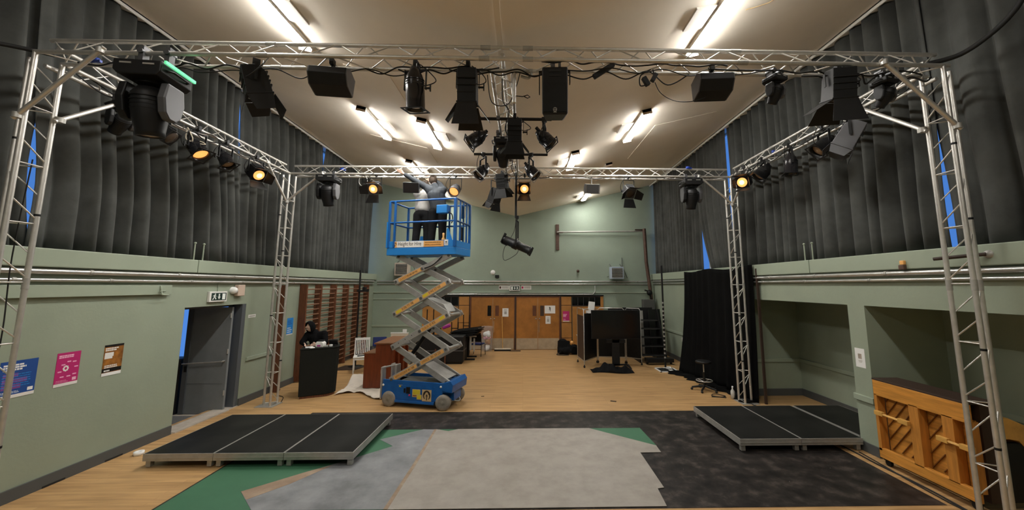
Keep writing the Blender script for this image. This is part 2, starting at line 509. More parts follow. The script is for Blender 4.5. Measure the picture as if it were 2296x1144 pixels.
b.box(XR - 0.035, XR, 6.08, 6.44, 0.78, 0.87); b.box(XR - 0.03, XR, 9.45, YB, 0.92, 1.0)
struct(b.build('trim_8', 'green_trim', bevel=0.006))
b = MB()
b.box(AX - 0.02, AX, 6.42, 9.45, 0, 0.16); b.box(XR, AX, 9.43, 9.45, 0, 0.16); b.box(XR - 0.02, XR, 6.08, 6.44, 0, 0.15)
b.box(XR, AX, 6.08, 6.1, 0, 0.15); b.box(AX - 0.02, AX, 2.0, 6.1, 0, 0.15); b.box(XR - 0.02, XR, 9.45, YB, 0, 0.15)
struct(b.build('baseboard_right', 'skirt'))

# back wall with its dado and string courses
b = MB()
b.prism([(xl, -0.1), (AX + 0.3, -0.1), (AX + 0.3, 7.4), (xl, 7.4)], 0.3, 'y', YB)
struct(b.build('wall_back', 'green_back'))
b = MB()
b.box(XL, -4.3, YB - 0.03, YB, 0.92, 1.0); b.box(XL, XR, YB - 0.05, YB, 2.29, 2.34); b.box(XL, -4.2, YB - 0.03, YB, 2.02, 2.07)
struct(b.build('trim_9', 'green_trim', bevel=0.006))
struct(MB().box(-4.2, 3.35, YB - 0.09, YB, 2.17, 2.22).build('trim_10', 'black'))
struct(MB().box(XL, -4.3, YB - 0.02, YB, 0, 0.15).build('baseboard_back', 'skirt'))
struct(MB().box(xl, AX + 0.3, YF - 0.3, YF, -0.1, 7.4).build('wall_front', 'green'))

# windows high in both side walls, behind the curtains
wn = 0
for x in (XL - 0.42, XR + 0.42):
    y = -2.8
    while y < 16.0:
        y1 = min(y + 3.15, 16.15); wn += 1
        z1 = ceil_z(x) - 0.05
        b = MB()
        for k in range(4):
            yy = y + (y1 - y) * k / 3
            b.box(x - 0.03, x + 0.03, yy - 0.03, yy + 0.03, 3.0, z1)
        for zz in (3.05, 5.2, z1 - 0.03):
            b.box(x - 0.03, x + 0.03, y, y1, zz - 0.03, zz + 0.03)
        w = struct(b.build('window_%d' % wn, 'white'))
        MB().box(x - 0.004, x + 0.004, y, y1, 3.0, z1).build('pane', 'glass', w)
        y = y1

# the double fire door's outer leaf stands open at a right angle outside the left wall
d1 = struct(MB().box(XL - 0.31, XL - 0.005, DY1 - 0.11, DY1 - 0.002, 0, DH).box(XL - 0.31, XL - 0.22, DY0, DY1 - 0.1, DH - 0.05, DH - 0.002).build('door_1', 'door_frame'))
b = MB(); b.box(XL - 1.0, XL - 0.1, 8.60, 8.65, -0.07, 2.13)
lf = b.build('leaf', 'door_grey', d1, bevel=0.004)
b = MB(); b.box(XL - 1.0, XL - 0.90, 8.575, 8.60, -0.07, 2.13); b.box(XL - 0.9, XL - 0.16, 8.597, 8.60, 0.53, 0.535)
b.build('edge_strip', 'door_frame', lf)
b = MB(); b.tube((XL - 0.98, 8.53, 0.95), (XL - 0.16, 8.53, 1.0), 0.014)
b.tube((XL - 0.98, 8.53, 0.95), (XL - 0.98, 8.6, 0.95), 0.016); b.tube((XL - 0.16, 8.53, 1.0), (XL - 0.16, 8.6, 1.0), 0.016)
b.build('push_bar', 'alu', lf)
MB().box(XL - 0.96, XL - 0.91, 8.565, 8.6, 0.78, 0.9).build('latch', 'black', lf)
b = MB()
for z in (0.3, 1.15, 1.9): b.tube((XL - 0.105, 8.585, z), (XL - 0.105, 8.585, z + 0.1), 0.014)
b.build('hinge', 'alu_dull', lf)
struct(MB().box(XL - 2.4, XL - 0.3, 5.6, 12.5, -0.16, -0.08).build('trim_11', 'concrete'))
struct(MB().box(XL - 0.3, XL + 0.02, DY0, DY1, -0.08, 0.012).box(XL - 0.02, XL + 0.06, DY0 + 0.02, DY1 - 0.3, 0.0, 0.02).build('trim_12', 'concrete'))
struct(MB().box(XL - 2.4, XL - 0.3, 6.95, 7.1, -0.1, 2.5).build('trim_46', 'concrete'))  # unseen outdoor wall, added to keep sky light off the door leaf
struct(MB().box(XL - 1.85, XL - 1.75, 6.95, 8.75, -0.1, 2.5).build('trim_48', 'concrete'))  # added outer wall, blocks the sky that tinted the leaf blue
struct(MB().box(XL - 1.85, XL - 0.3, 6.95, 10.5, 2.42, 2.5).build('trim_47', 'concrete'))  # added canopy, cuts the sky light reaching the open door
tag(MB().box(XL - 1.05, XL - 0.32, 7.2, 8.45, -0.08, -0.065).build('door_mat', 'mat_grey'), 'grey ribbed mat outside the open fire door', 'mat')
tag(MB().box(XL - 1.5, XL - 1.05, 8.55, 8.9, -0.08, 1.05).build('wheelie_bin', 'black_plastic', bevel=0.03), 'dark bin outdoors, seen past the edge of the open grey door', 'bin')
tag(MB().cbox((XL - 1.16, 8.42, 0.35), (0.04, 0.1, 0.9), Euler((0, 0.12, 0)).to_matrix()).build('timber_offcut', 'tan'), 'length of pale timber leaning outside the fire door', 'timber')

# rear doors: two pairs of orange-brown leaves with kick plates
def rear_door(idx, x0, x1, panes):
    fr = MB().box(x0 - 0.05, x0, YB - 0.07, YB, 0, 2.17).box(x1, x1 + 0.05, YB - 0.07, YB, 0, 2.17).box(x0, x1, YB - 0.07, YB, 2.12, 2.17)
    d = struct(fr.build('door_%d' % idx, 'dark_wood'))
    xm = (x0 + x1) / 2
    for k, (a, c) in enumerate(((x0 + 0.005, xm - 0.004), (xm + 0.004, x1 - 0.005))):
        l = MB().box(a, c, YB - 0.055, YB - 0.01, 0.01, 2.12).build('leaf', 'door_wood', d)
        MB().box(a + 0.01, c - 0.01, YB - 0.06, YB - 0.055, 0.02, 0.46).build('kick_plate', 'kick', l)
        px = c - 0.21 if k == 0 else a + 0.10
        MB().box(px, px + 0.15, YB - 0.062, YB - 0.054, 1.36, 1.78).build('vision_panel', panes[k], l)
        hx = c - 0.07 if k == 0 else a + 0.07
        b = MB(); b.ball((hx, YB - 0.09, 1.25), 0.028); b.tube((hx, YB - 0.09, 1.25), (hx, YB - 0.05, 1.25), 0.012)
        b.build('knob', 'alu_dull', l)
    b = MB(); b.tube((xm + 0.05, YB - 0.075, 0.7), (xm + 0.05, YB - 0.075, 1.15), 0.012); b.box(xm - 0.006, xm + 0.006, YB - 0.06, YB - 0.055, 0.05, 2.05)
    b.build('bolt_rail', 'kick', d)
rear_door(2, -2.15, -0.37, ('screen', 'dark_wood'))
rear_door(3, -0.29, 1.49, ('dark_wood', 'brown_leather'))
struct(MB().box(-0.34, -0.30, YB - 0.09, YB - 0.06, 0, 2.17).build('trim_13', 'brown_leather'))
for i, (x0, x1) in enumerate(((1.58, 2.0), (-2.66, -2.24))):
    b = MB()
    for z0, z1 in ((0.06, 0.45), (0.47, 1.07), (1.09, 1.78), (1.80, 2.15)): b.box(x0, x1, YB - 0.05, YB, z0, z1)
    struct(b.build('trim_%d' % (14 + i), 'panel_wood', bevel=0.008))
    struct(MB().box(x0 - 0.03, x1 + 0.03, YB - 0.02, YB, 0, 2.17).build('trim_%d' % (16 + i), 'brown_leather'))
for i, (x0, x1) in enumerate(((2.04, 3.22), (-4.15, -2.70))):
    b = MB().box(x0, x1, YB - 0.045, YB, 0.0, 1.74)
    struct(b.build('trim_%d' % (18 + i), 'panel_wood', bevel=0.006))
    w = struct(MB().box(x0, x1, YB - 0.045, YB - 0.01, 1.76, 1.79).box(x0, x1, YB - 0.045, YB - 0.01, 2.13, 2.16).build('window_%d' % (wn + 1 + i), 'brown_leather'))
    b = MB(); b.box(x0, x1, YB - 0.03, YB - 0.005, 1.79, 2.13)
    b.build('pane', 'screen', w)
    b = MB()
    for k in range(1, 5): b.box(x0 + (x1 - x0) * k / 5 - 0.008, x0 + (x1 - x0) * k / 5 + 0.008, YB - 0.04, YB - 0.03, 1.79, 2.13)
    b.build('glazing_bar', 'grey_metal', w)
struct(MB().box(3.22, 3.34, YB - 0.05, YB, 0, 2.17).build('trim_20', 'panel_wood'))

# ------------------------------------------------------------------ curtains
def curtain(label, x, edge0, edge1, z0, z1, lam, amp, seed, name='curtain', m='curtain', group='charcoal window curtains', bulge=None):
    """hanging cloth along y; edge0/edge1 give the y of each side edge at height t (0 top .. 1 bottom)"""
    rnd = random.Random(seed)
    ph = [rnd.uniform(0, 6.28) for _ in range(6)]
    L = abs(edge1(0) - edge0(0))
    nu = max(24, int(L / 0.016)); nv = 14
    s = 1 if x < 0 else -1
    def fn(u, v):
        y = edge0(v) + (edge1(v) - edge0(v)) * u
        yy = edge0(0) + L * u
        wob = 1.1 * math.sin(yy * 0.9 + ph[0]) + 0.8 * math.sin(yy * 2.3 + ph[1]) + 0.4 * v * math.sin(yy * 3.1 + ph[2])
        t = yy / lam * PI + 0.5 * wob
        f = 2 * abs(math.sin(t)) ** 1.25 - 1 + 0.40 * math.sin(0.53 * t + ph[3]) + 0.22 * math.sin(2.9 * t + ph[4] + v * 1.5)
        a = amp * (0.6 + 0.5 * v) * (0.85 + 0.35 * math.sin(yy * 1.3 + ph[5]))
        a *= min(1.0, 0.06 + min(u, 1 - u) * L / 0.22)
        xx = x + s * a * f
        zz = z1 + (z0 - z1) * v
        if callable(z0): pass
        return (xx, y, zz)
    o = MB().grid(fn, nu, nv).build(name, m, solid=0.006)
    return tag(o, label, 'curtain', group)
E_ = lambda a, b, p=1.0: (lambda v: a + (b - a) * v ** p)
def notch(a, d, c, w):                                  # an edge at a that is pulled by d around height c
    return lambda v: a + d * math.exp(-((v - c) / w) ** 2)
ZT = 6.93
def slit(c0, c1, side, wmax, cen, wid, lap=0.05):
    """edge beside a slit centred on a line from c0 to c1; the panels overlap by lap where the slit is shut"""
    return lambda v: c0 + (c1 - c0) * v + side * (wmax * math.exp(-((v - cen) / wid) ** 2) - lap)
XCL, XCR = XL - 0.12, XR + 0.12
G1 = (4.74, 5.02); G2 = (8.24, 8.62); G3 = (11.9, 11.92); G4 = (15.0, 15.06)
curtain('charcoal curtain panel nearest on the left, left of the first blue gap', XCL - 0.05, E_(-2.6, -2.6), slit(*G1, -1, 0.08, 0.76, 0.2), 3.075, ZT, 0.33, 0.135, 1)
curtain('charcoal curtain panel on the left wall between the two tall blue gaps', XCL, slit(*G1, 1, 0.08, 0.76, 0.2), slit(*G2, -1, 0.10, 0.25, 0.30, 0.03), 3.075, ZT, 0.27, 0.135, 2)
curtain('charcoal curtain panel above the fire door, right of the thin blue slit', XCL - 0.05, slit(*G2, 1, 0.10, 0.25, 0.30, 0.03), slit(*G3, -1, 0.10, 0.02, 0.06, 0.04), 3.075, ZT, 0.24, 0.120, 3)
curtain('charcoal curtain panel over the left wall bars', XCL, slit(*G3, 1, 0.10, 0.02, 0.06, 0.04), slit(*G4, -1, 0.06, 0.93, 0.1, 0.04), 3.075, ZT, 0.21, 0.100, 4)
curtain('narrow charcoal curtain at the far left corner beside bright blue light', XCL - 0.05, slit(*G4, 1, 0.06, 0.93, 0.1, 0.04), E_(16.15, 15.7, 0.8), 3.02, ZT, 0.19, 0.085, 5)
H1 = (4.86, 4.81); H2 = (7.08, 7.08); H3 = (10.06, 9.98)
curtain('charcoal curtain panel nearest on the right, behind the hanging cable', XCR + 0.05, E_(-2.6, -2.6), slit(*H1, -1, 0.055, 0.90, 0.28, 0.035), 3.095, ZT, 0.33, 0.135, 6)
curtain('long charcoal curtain panel on the right behind the near lattice tower', XCR, slit(*H1, 1, 0.055, 0.90, 0.28, 0.035), slit(*H2, -1, 0, 0, 1, 0.04), 3.095, ZT, 0.29, 0.135, 7)
curtain('charcoal curtain panel above the first alcove on the right', XCR + 0.05, slit(*H2, 1, 0, 0, 1, 0.04), slit(*H3, -1, 0.075, 0.3, 0.45, 0.04), 3.095, ZT, 0.24, 0.120, 8)
curtain('charcoal curtain panel right of the blue wedge of daylight', XCR, slit(*H3, 1, 0.075, 0.3, 0.45, 0.04), lambda v: 11.88 - 0.62 * max(0, (v - 0.42) / 0.58) ** 1.8, 3.095, ZT, 0.22, 0.100, 9)
curtain('charcoal curtain panel in the far right corner', XCR + 0.05, lambda v: 11.84 - 0.0 * v, E_(16.1, 15.95), 3.06, ZT, 0.2, 0.085, 10)
for lab, x in (('white curtain track along the left ceiling edge', XL + 0.0), ('white curtain track along the right ceiling edge', XR - 0.0)):
    z = ceil_z(x)
    sg = 1 if x > 0 else -1
    tag(MB().box(x - 0.0, x + sg * 0.02, -2.9, 16.15, z - 0.07, z - 0.004).box(x, x + sg * 0.3, -2.9, 16.15, z - 0.02, z - 0.004).build('curtain_track', 'white'), lab, 'curtain track')

# black drape hung over the right wall down to the floor
rnd = random.Random(4)
def drape_fn(u, v):
    y = 8.84 + 3.78 * u
    foot = 5.27 - 0.62 * max(0, u - 0.25) ** 1.3
    t = v ** 2.2
    x = 5.33 + (foot - 5.33) * t
    y2 = y - t * 0.55 * u ** 2
    f = math.sin(y * 17 + 1.5 * math.sin(y * 2.1)) + 0.5 * math.sin(y * 8.3 + v)
    x -= 0.035 * (0.3 + v) * (f + 1.2)
    z = 3.06 + (0.012 - 3.06) * v + 0.03 * math.sin(y * 3.0) * (1 - v)
    return (x, y2, max(z, 0.012))
b = MB(); b.grid(drape_fn, 150, 26)
def train_fn(u, v):
    p = drape_fn(u, 1.0)
    w = 0.25 + 0.2 * u + 0.06 * math.sin(u * 23)
    return (p[0] - w * v, p[1] - 0.05 * v, 0.014 + 0.05 * math.sin(v * PI) * (0.6 + 0.4 * math.sin(u * 40 + v * 3)))
b.grid(train_fn, 110, 8)
tag(b.build('drape', 'drape', solid=0.006), 'long black drape over the right wall, pooling on the wooden floor', 'drape')
tag(MB().box(5.37, 5.42, 8.76, 8.80, 0, 3.0).build('timber_post', 'brown_leather'), 'dark brown post standing at the near edge of the black drape', 'post')

# ------------------------------------------------------------------ pipes on the walls
def pipe(label, pts, r, brackets=(), m='pipe'):
    t = thing('pipe', label, 'pipe')
    b = MB(); b.path(pts, r, 12); b.build('tube', m, t)
    for p in brackets:
        b = MB(); p = Vector(p)
        d = Vector((0, 1, 0)) if abs(p.x) > 5 and p.y < 16 else Vector((1, 0, 0))
        b.tube(p - d * 0.02, p + d * 0.02, r + 0.007); b.build('bracket', 'alu_dull', t)
ys = (1.5, 4.5, 5.6, 7.0, 8.3, 10.2, 12.6, 15.0)
pipe('upper silver pipe under the left sill ledge', [(XL + 0.07, YF, 2.775), (XL + 0.07, 16.0, 2.775)], 0.033, [(XL + 0.07, y, 2.775) for y in ys])
pipe('lower, thinner silver pipe along the left wall', [(XL + 0.05, YF, 2.665), (XL + 0.05, 16.0, 2.665)], 0.023, [(XL + 0.05, y + 0.3, 2.665) for y in ys])
pipe('upper silver pipe under the right sill ledge', [(XR - 0.05, YF, 2.785), (XR - 0.05, 16.0, 2.785)], 0.033, [(XR - 0.05, y, 2.785) for y in ys])
pipe('lower, thinner silver pipe along the right beam', [(XR - 0.04, YF, 2.69), (XR - 0.04, 16.0, 2.69)], 0.023, [(XR - 0.04, y + 0.3, 2.69) for y in ys])
xs = (-5, -3.2, -1.6, 0.3, 2.1, 3.9, 4.8)
pipe('upper silver pipe across the back wall', [(-6.05, YB - 0.06, 2.775), (5.3, YB - 0.06, 2.775)], 0.032, [(x, YB - 0.06, 2.775) for x in xs])
pipe('lower, thinner silver pipe across the back wall', [(-6.05, YB - 0.05, 2.665), (5.3, YB - 0.05, 2.665)], 0.024, [(x + 0.4, YB - 0.05, 2.665) for x in xs])
pipe('silver conduit with a bend, running just over the back doors', [(-4.2, YB - 0.1, 2.25), (2.9, YB - 0.1, 2.25), (3.0, YB - 0.08, 2.36), (3.0, YB - 0.06, 2.6)], 0.018, [(x, YB - 0.1, 2.25) for x in (-2, -1, 0.2, 1.4, 2.5)])
pipe('brown drainpipe leaning down the far right corner', [(5.10, 15.95, 5.0), (5.14, 15.95, 3.6), (5.35, 15.95, 1.6), (5.35, 15.95, 0.0)], 0.07, (), 'rust')

# ================================================================== CEILING LIGHTS
def batten(label, x, y0, y1, side, lit=True, w=0.19):
    z = ceil_z(x)
    t = thing('ceiling_light', label, 'ceiling light', (x, (y0 + y1) / 2, z), 0, 'fluorescent ceiling lights')
    t.rotation_euler = (0, -math.atan(0.24) * (1 if x > VX else -1), 0)
    h = (y1 - y0) / 2
    b = MB(); b.box(-w * 0.53, w * 0.53, -h, h, -0.062, -0.002)
    b.build('casing', 'batten', t)
    prof = [(-w / 2, -0.062), (-w / 2, -0.075), (-w * 0.36, -0.10), (w * 0.36, -0.10), (w / 2, -0.075), (w / 2, -0.062)]
    MB().prism(prof, 2 * h - 0.06, 'y', -h + 0.03).build('diffuser', 'tube' if lit else 'beige', t)
    for s in (-1, 1):
        MB().box(-w / 2 - 0.005, w / 2 + 0.005, s * (h - 0.015) - 0.015, s * (h - 0.015) + 0.015, -0.105, -0.002).build('end_cap', 'beige', t)
    MB().box(-side * w * 0.6 - (0.28 if side > 0 else 0), -side * w * 0.6 + (0 if side > 0 else 0.28), -0.25, 0.2, -0.03, -0.002).build('mounting_plate', 'batten', t)
batten('lit tube light at top left, cut by the top of the picture', -3.34, 3.9, 5.58, -1)
batten('lit tube light left of centre, beyond the front truss, nearer the left wall', -3.36, 7.6, 9.22, -1)
batten('lit tube light above the raised lift platform, half hidden by the far truss', -3.38, 11.0, 12.6, -1)
batten('lit tube light low behind the workers on the lift', -3.3, 14.6, 15.7, -1)
batten('lit tube light at top right, cut by the top of the picture', 2.6, 3.9, 5.55, 1)
batten('lit tube light right of centre, beyond the front truss, nearer the right wall', 2.54, 7.5, 9.12, 1)
batten('unlit tube light at right behind the far truss', 2.53, 11.0, 12.6, 1, False)
batten('lit tube light farthest right, close to the back wall', 2.48, 14.3, 15.7, 1)
batten('lit tube light left of centre, the inner of the two side by side', -2.07, 7.45, 9.02, -1)
batten('lit tube light right of centre just above the far truss', 1.27, 9.15, 10.5, 1)
batten('unseen lit tube light added behind the viewpoint on the left', -3.34, -0.4, 1.2, -1)  # out of view, continues the left row; added to light the foreground
batten('unseen lit tube light added behind the viewpoint on the right', 2.6, -0.4, 1.2, 1)  # added beyond the view along the right row, for foreground light

# ================================================================== TRUSS
unit = MB().tube((0, 0, 0), (0, 0, 1), 1.0, n=8, caps=False)
_u0 = unit.build('brace', 'alu'); BR_ME = _u0.data; bpy.data.objects.remove(_u0)
def strut(name, p, q, r, parent, me=None):
    p = Vector(p); q = Vector(q); d = q - p
    o = bpy.data.objects.new(name, me or BR_ME); COL.objects.link(o); o.parent = parent
    o.matrix_local = Matrix.Translation(p) @ d.to_track_quat('Z', 'Y').to_matrix().to_4x4() @ Matrix.Diagonal((r, r, d.length, 1))
    return o
TA, TH = 0.25, 0.2165
def truss(name, label, P, Q, offs, period, rungs, cat='truss', joints=(), group=None):
    P = Vector(P); Q = Vector(Q); d = (Q - P); L = d.length; d.normalize()
    t = thing(name, label, cat, P, 0, group)
    offs = [Vector(o) for o in offs]
    for o in offs:
        b = MB(); b.tube(o, o + d * L, 0.025, n=12); b.build('chord', 'alu', t)
    n = max(1, round(L / period)); p = L / n
    for a, c in ((0, 1), (1, 2), (2, 0)):
        for k in range(n):
            s = k * p
            if rungs:
                if a == 0:
                    strut('rung', offs[a] + d * (s + 0.03), offs[c] + d * (s + 0.03), 0.008, t)
                    strut('brace', offs[c] + d * (s + p * 0.12), offs[a] + d * (s + p * 0.46), 0.008, t)
                elif a == 1:
                    strut('brace', offs[a] + d * (s + p * 0.52), offs[c] + d * (s + p * 0.95), 0.008, t)
                    strut('rung', offs[a] + d * (s + 0.03), offs[c] + d * (s + 0.03), 0.008, t)
                else:
                    strut('brace', offs[c] + d * (s + p * 0.55), offs[a] + d * (s + p * 0.95), 0.008, t)
            else:
                strut('brace', offs[a] + d * (s + 0.03), offs[c] + d * (s + p * 0.5 - 0.02), 0.008, t)
                strut('brace', offs[c] + d * (s + p * 0.5 + 0.02), offs[a] + d * (s + p - 0.03), 0.008, t)
    for j in joints:
        for o in offs:
            b = MB(); b.tube(o + d * (j - 0.06), o + d * (j + 0.06), 0.029, n=12); b.build('coupler', 'alu_dull', t)
    return t
TZ = 5.40
XA, XB_ = -5.56, 5.04
YN, YFAR = 4.24, 8.92
ox = [(0, 0, 0), (0, -TA / 2, -TH), (0, TA / 2, -TH)]
oy = [(0, 0, 0), (-TA / 2, 0, -TH), (TA / 2, 0, -TH)]
truss('truss_beam', 'front horizontal lattice truss spanning the whole width overhead', (XA + 0.1, YN, TZ), (XB_ - 0.03, YN, TZ), ox, 0.64, False, joints=(2.5, 5.0, 5.5, 8.0))
truss('truss_beam', 'rear horizontal lattice truss behind the lift', (XA + 0.15, YFAR, TZ), (XB_ - 0.12, YFAR, TZ), ox, 0.64, False, joints=(2.5, 5.2, 7.7))
truss('truss_beam', 'left lattice truss running back along the curtains', (XA, YN + 0.15, TZ), (XA, YFAR - 0.1, TZ), oy, 0.62, False, joints=(1.2, 3.0))
truss('truss_beam', 'right lattice truss running back along the curtains', (XB_, YN + 0.15, TZ), (XB_, YFAR - 0.1, TZ), oy, 0.62, False, joints=(1.2, 3.0))
truss('truss_beam', 'centre lattice truss running back between front and rear trusses', (-0.27, YN + 0.13, TZ), (-0.27, YFAR - 0.13, TZ), oy, 0.62, False, joints=(0.3, 2.2))
def tower(label, x, y, sx):
    ot = [(-sx * 0.105, -TA / 2, 0), (-sx * 0.105, TA / 2, 0), (sx * 0.11, 0, 0)]
    t = truss('truss_tower', label, (x, y, 0.012), (x, y, 5.185), ot, 0.61, True, 'truss tower', joints=(2.6,), group=None)
    MB().box(-0.19, 0.19, -0.19, 0.19, -0.012, 0.0).build('base_plate', 'alu_dull', t)
    for z in (0.9, 1.9, 3.35, 4.2):
        b = MB(); o = random.choice(ot); b.tube((o[0], o[1], z), (o[0], o[1], z + 0.025), 0.0268, n=12); b.build('tape_band', 'black', t)
    return t
tower('near left upright lattice tower, by the blue poster', XA + 0.005, YN, -1)
tower('near right upright lattice tower, in front of the pine piano back', XB_, YN, 1)
tower('far left upright lattice tower, beside the black counter', XA + 0.005, YFAR, -1)
tower('far right upright lattice tower, at the corner of the right platform', XB_, YFAR, 1)
# corner braces clamped between tower and beams
def brace_tube(label, p, q):
    t = thing('brace_tube', label, 'brace', p, 0, 'diagonal corner brace tubes')
    p = Vector(p); q = Vector(q); d = (q - p)
    b = MB(); b.tube(-d.normalized() * 0.05, d + d.normalized() * 0.05, 0.024, n=12); b.build('tube', 'alu', t)
    for c in (Vector((0, 0, 0)), d):
        b = MB(); b.tube(c - Vector((0, 0, 0.03)), c + Vector((0, 0, 0.03)), 0.038); b.cbox(c + Vector((0, 0.03, 0)), (0.05, 0.03, 0.05)); b.build('clamp', 'alu_dull', t)
xl_, xr_ = XA + 0.11, XB_ - 0.105
zl = TZ - TH
brace_tube('diagonal brace from near left tower to the front truss', (xl_ - 0.02, YN - 0.17, 4.42), (xl_ + 0.75, YN - 0.17, zl))
brace_tube('diagonal brace from near left tower back to the left truss', (xl_ + 0.05, YN + 0.14, 4.50), (xl_ + 0.06, YN + 0.95, zl))
brace_tube('diagonal brace from near right tower to the front truss', (xr_ + 0.02, YN - 0.17, 4.42), (xr_ - 0.75, YN - 0.17, zl))
brace_tube('diagonal brace from near right tower back to the right truss', (xr_ - 0.05, YN + 0.14, 4.50), (xr_ - 0.06, YN + 0.95, zl))
brace_tube('diagonal brace from far left tower to the rear truss', (xl_ + 0.02, YFAR - 0.17, 4.52), (xl_ + 0.78, YFAR - 0.17, zl))
brace_tube('diagonal brace from far left tower forward to the left truss', (xl_ + 0.03, YFAR - 0.2, 4.50), (xl_ + 0.03, YFAR - 0.95, zl))
brace_tube('diagonal brace from far right tower to the rear truss', (xr_ - 0.02, YFAR - 0.17, 4.52), (xr_ - 0.78, YFAR - 0.17, zl))
brace_tube('diagonal brace from far right tower forward to the right truss', (xr_ - 0.03, YFAR - 0.2, 4.50), (xr_ - 0.03, YFAR - 0.95, zl))

# bars slung across the centre truss and the drop pole
def bar(label, x0, x1, y, z):
    t = thing('lighting_bar', label, 'bar', (x0, y, z))
    b = MB(); b.tube((0, 0, 0), (x1 - x0, 0, 0), 0.024, n=12); b.build('tube', 'black', t)
    b = MB()
    for xx in (-0.27 - TA / 2, -0.27 + TA / 2): b.cbox((xx - x0, 0, 0.03), (0.05, 0.06, 0.09))
    b.build('clamp', 'grey_metal', t)
bar('nearer black bar slung across the centre truss', -0.78, 0.42, 5.6, 5.13)
bar('farther black bar slung across the centre truss', -0.97, 0.46, 7.2, 5.13)
t = thing('drop_pole', 'black vertical pole hanging from the rear truss, spotlight at its foot', 'pole', (-0.18, YFAR - 0.18, 5.42))
b = MB(); b.tube((0, 0, 0), (0, 0, -1.27), 0.027, n=12); b.build('tube', 'black', t)
b = MB(); b.cbox((0, 0.05, -0.22), (0.07, 0.08, 0.06)); b.cbox((0, 0.05, -0.03), (0.07, 0.08, 0.06)); b.build('clamp', 'grey_metal', t)
t = thing('drop_pole', 'silver short pole with a hook below the front truss at centre', 'pole', (-0.12, YN + 0.13, 5.2))
b = MB(); b.tube((0, 0, 0), (0, 0, -0.42), 0.022, n=12); b.build('tube', 'alu', t)
b = MB(); b.path([(0.0, 0, -0.33), (0.1, 0, -0.34), (0.16, 0, -0.32), (0.19, 0, -0.345), (0.16, 0, -0.36), (0.12, 0, -0.34)], 0.006); b.build('hook', 'black', t)
b = MB(); b.path(smooth_path([(-0.02, 0, -0.06), (0.08, 0, 0.0), (0.2, 0, -0.03), (0.17, 0, -0.1), (0.08, 0, -0.08)]), 0.018); b.build('bent_bracket', 'alu_dull', t)

# ================================================================== STAGE LIGHTS
def rig(name, label, pos, beam, hang=TZ - TH, group='stage lights', yaw_only=None):
    """root at the hook on the bar, yoke plane square to the beam; returns root, body matrix, drop"""
    d = Vector(beam).normalized()
    ch = math.hypot(d.x, d.y)
    yaw = math.atan2(-d.x, d.y) if ch > 1e-3 else (yaw_only or 0)
    drop = hang - pos[2]
    t = thing(name, label, 'stage light', (pos[0], pos[1], hang), yaw, group)
    tilt = math.atan2(d.z, ch)
    B = Matrix.Translation((0, 0, -drop)) @ Matrix.Rotation(tilt, 4, 'X')
    return t, B, drop
def yoke(t, half, drop, m='black', flat=True):
    b = MB(); b.tube((0, 0, 0.03), (0, 0, -0.07), 0.012); b.cbox((0, 0, -0.005), (0.045, 0.075, 0.075)); b.build('hook_clamp', m, t)
    h = min(0.09, drop * 0.4)
    b = MB()
    b.cbox((0, 0, -h), (2 * half, 0.035, 0.007))
    for s in (-1, 1):
        b.cbox((s * half, 0, -(h + drop) / 2), (0.007, 0.035, drop - h + 0.03))
    b.build('yoke', m, t)
    b = MB(); b.tube((half - 0.01, 0, -drop), (half + 0.05, 0, -drop), 0.012); b.cbox((half + 0.055, 0, -drop), (0.012, 0.02, 0.08)); b.build('tilt_knob', m, t)
def cable_loop(t, half, drop, seed):
    r = random.Random(seed)
    b = MB(); b.path(smooth_path([(half * 0.3, 0.06, 0.02), (half + 0.06, 0.05, -drop * 0.35), (half + 0.09 + r.random() * 0.05, 0, -drop * 0.75), (half + 0.03, -0.07, -drop * 1.02), (half * 0.5, -0.1, -drop * 0.9)]), 0.006); b.build('power_cable', 'rubber', t)
_seed = [0]
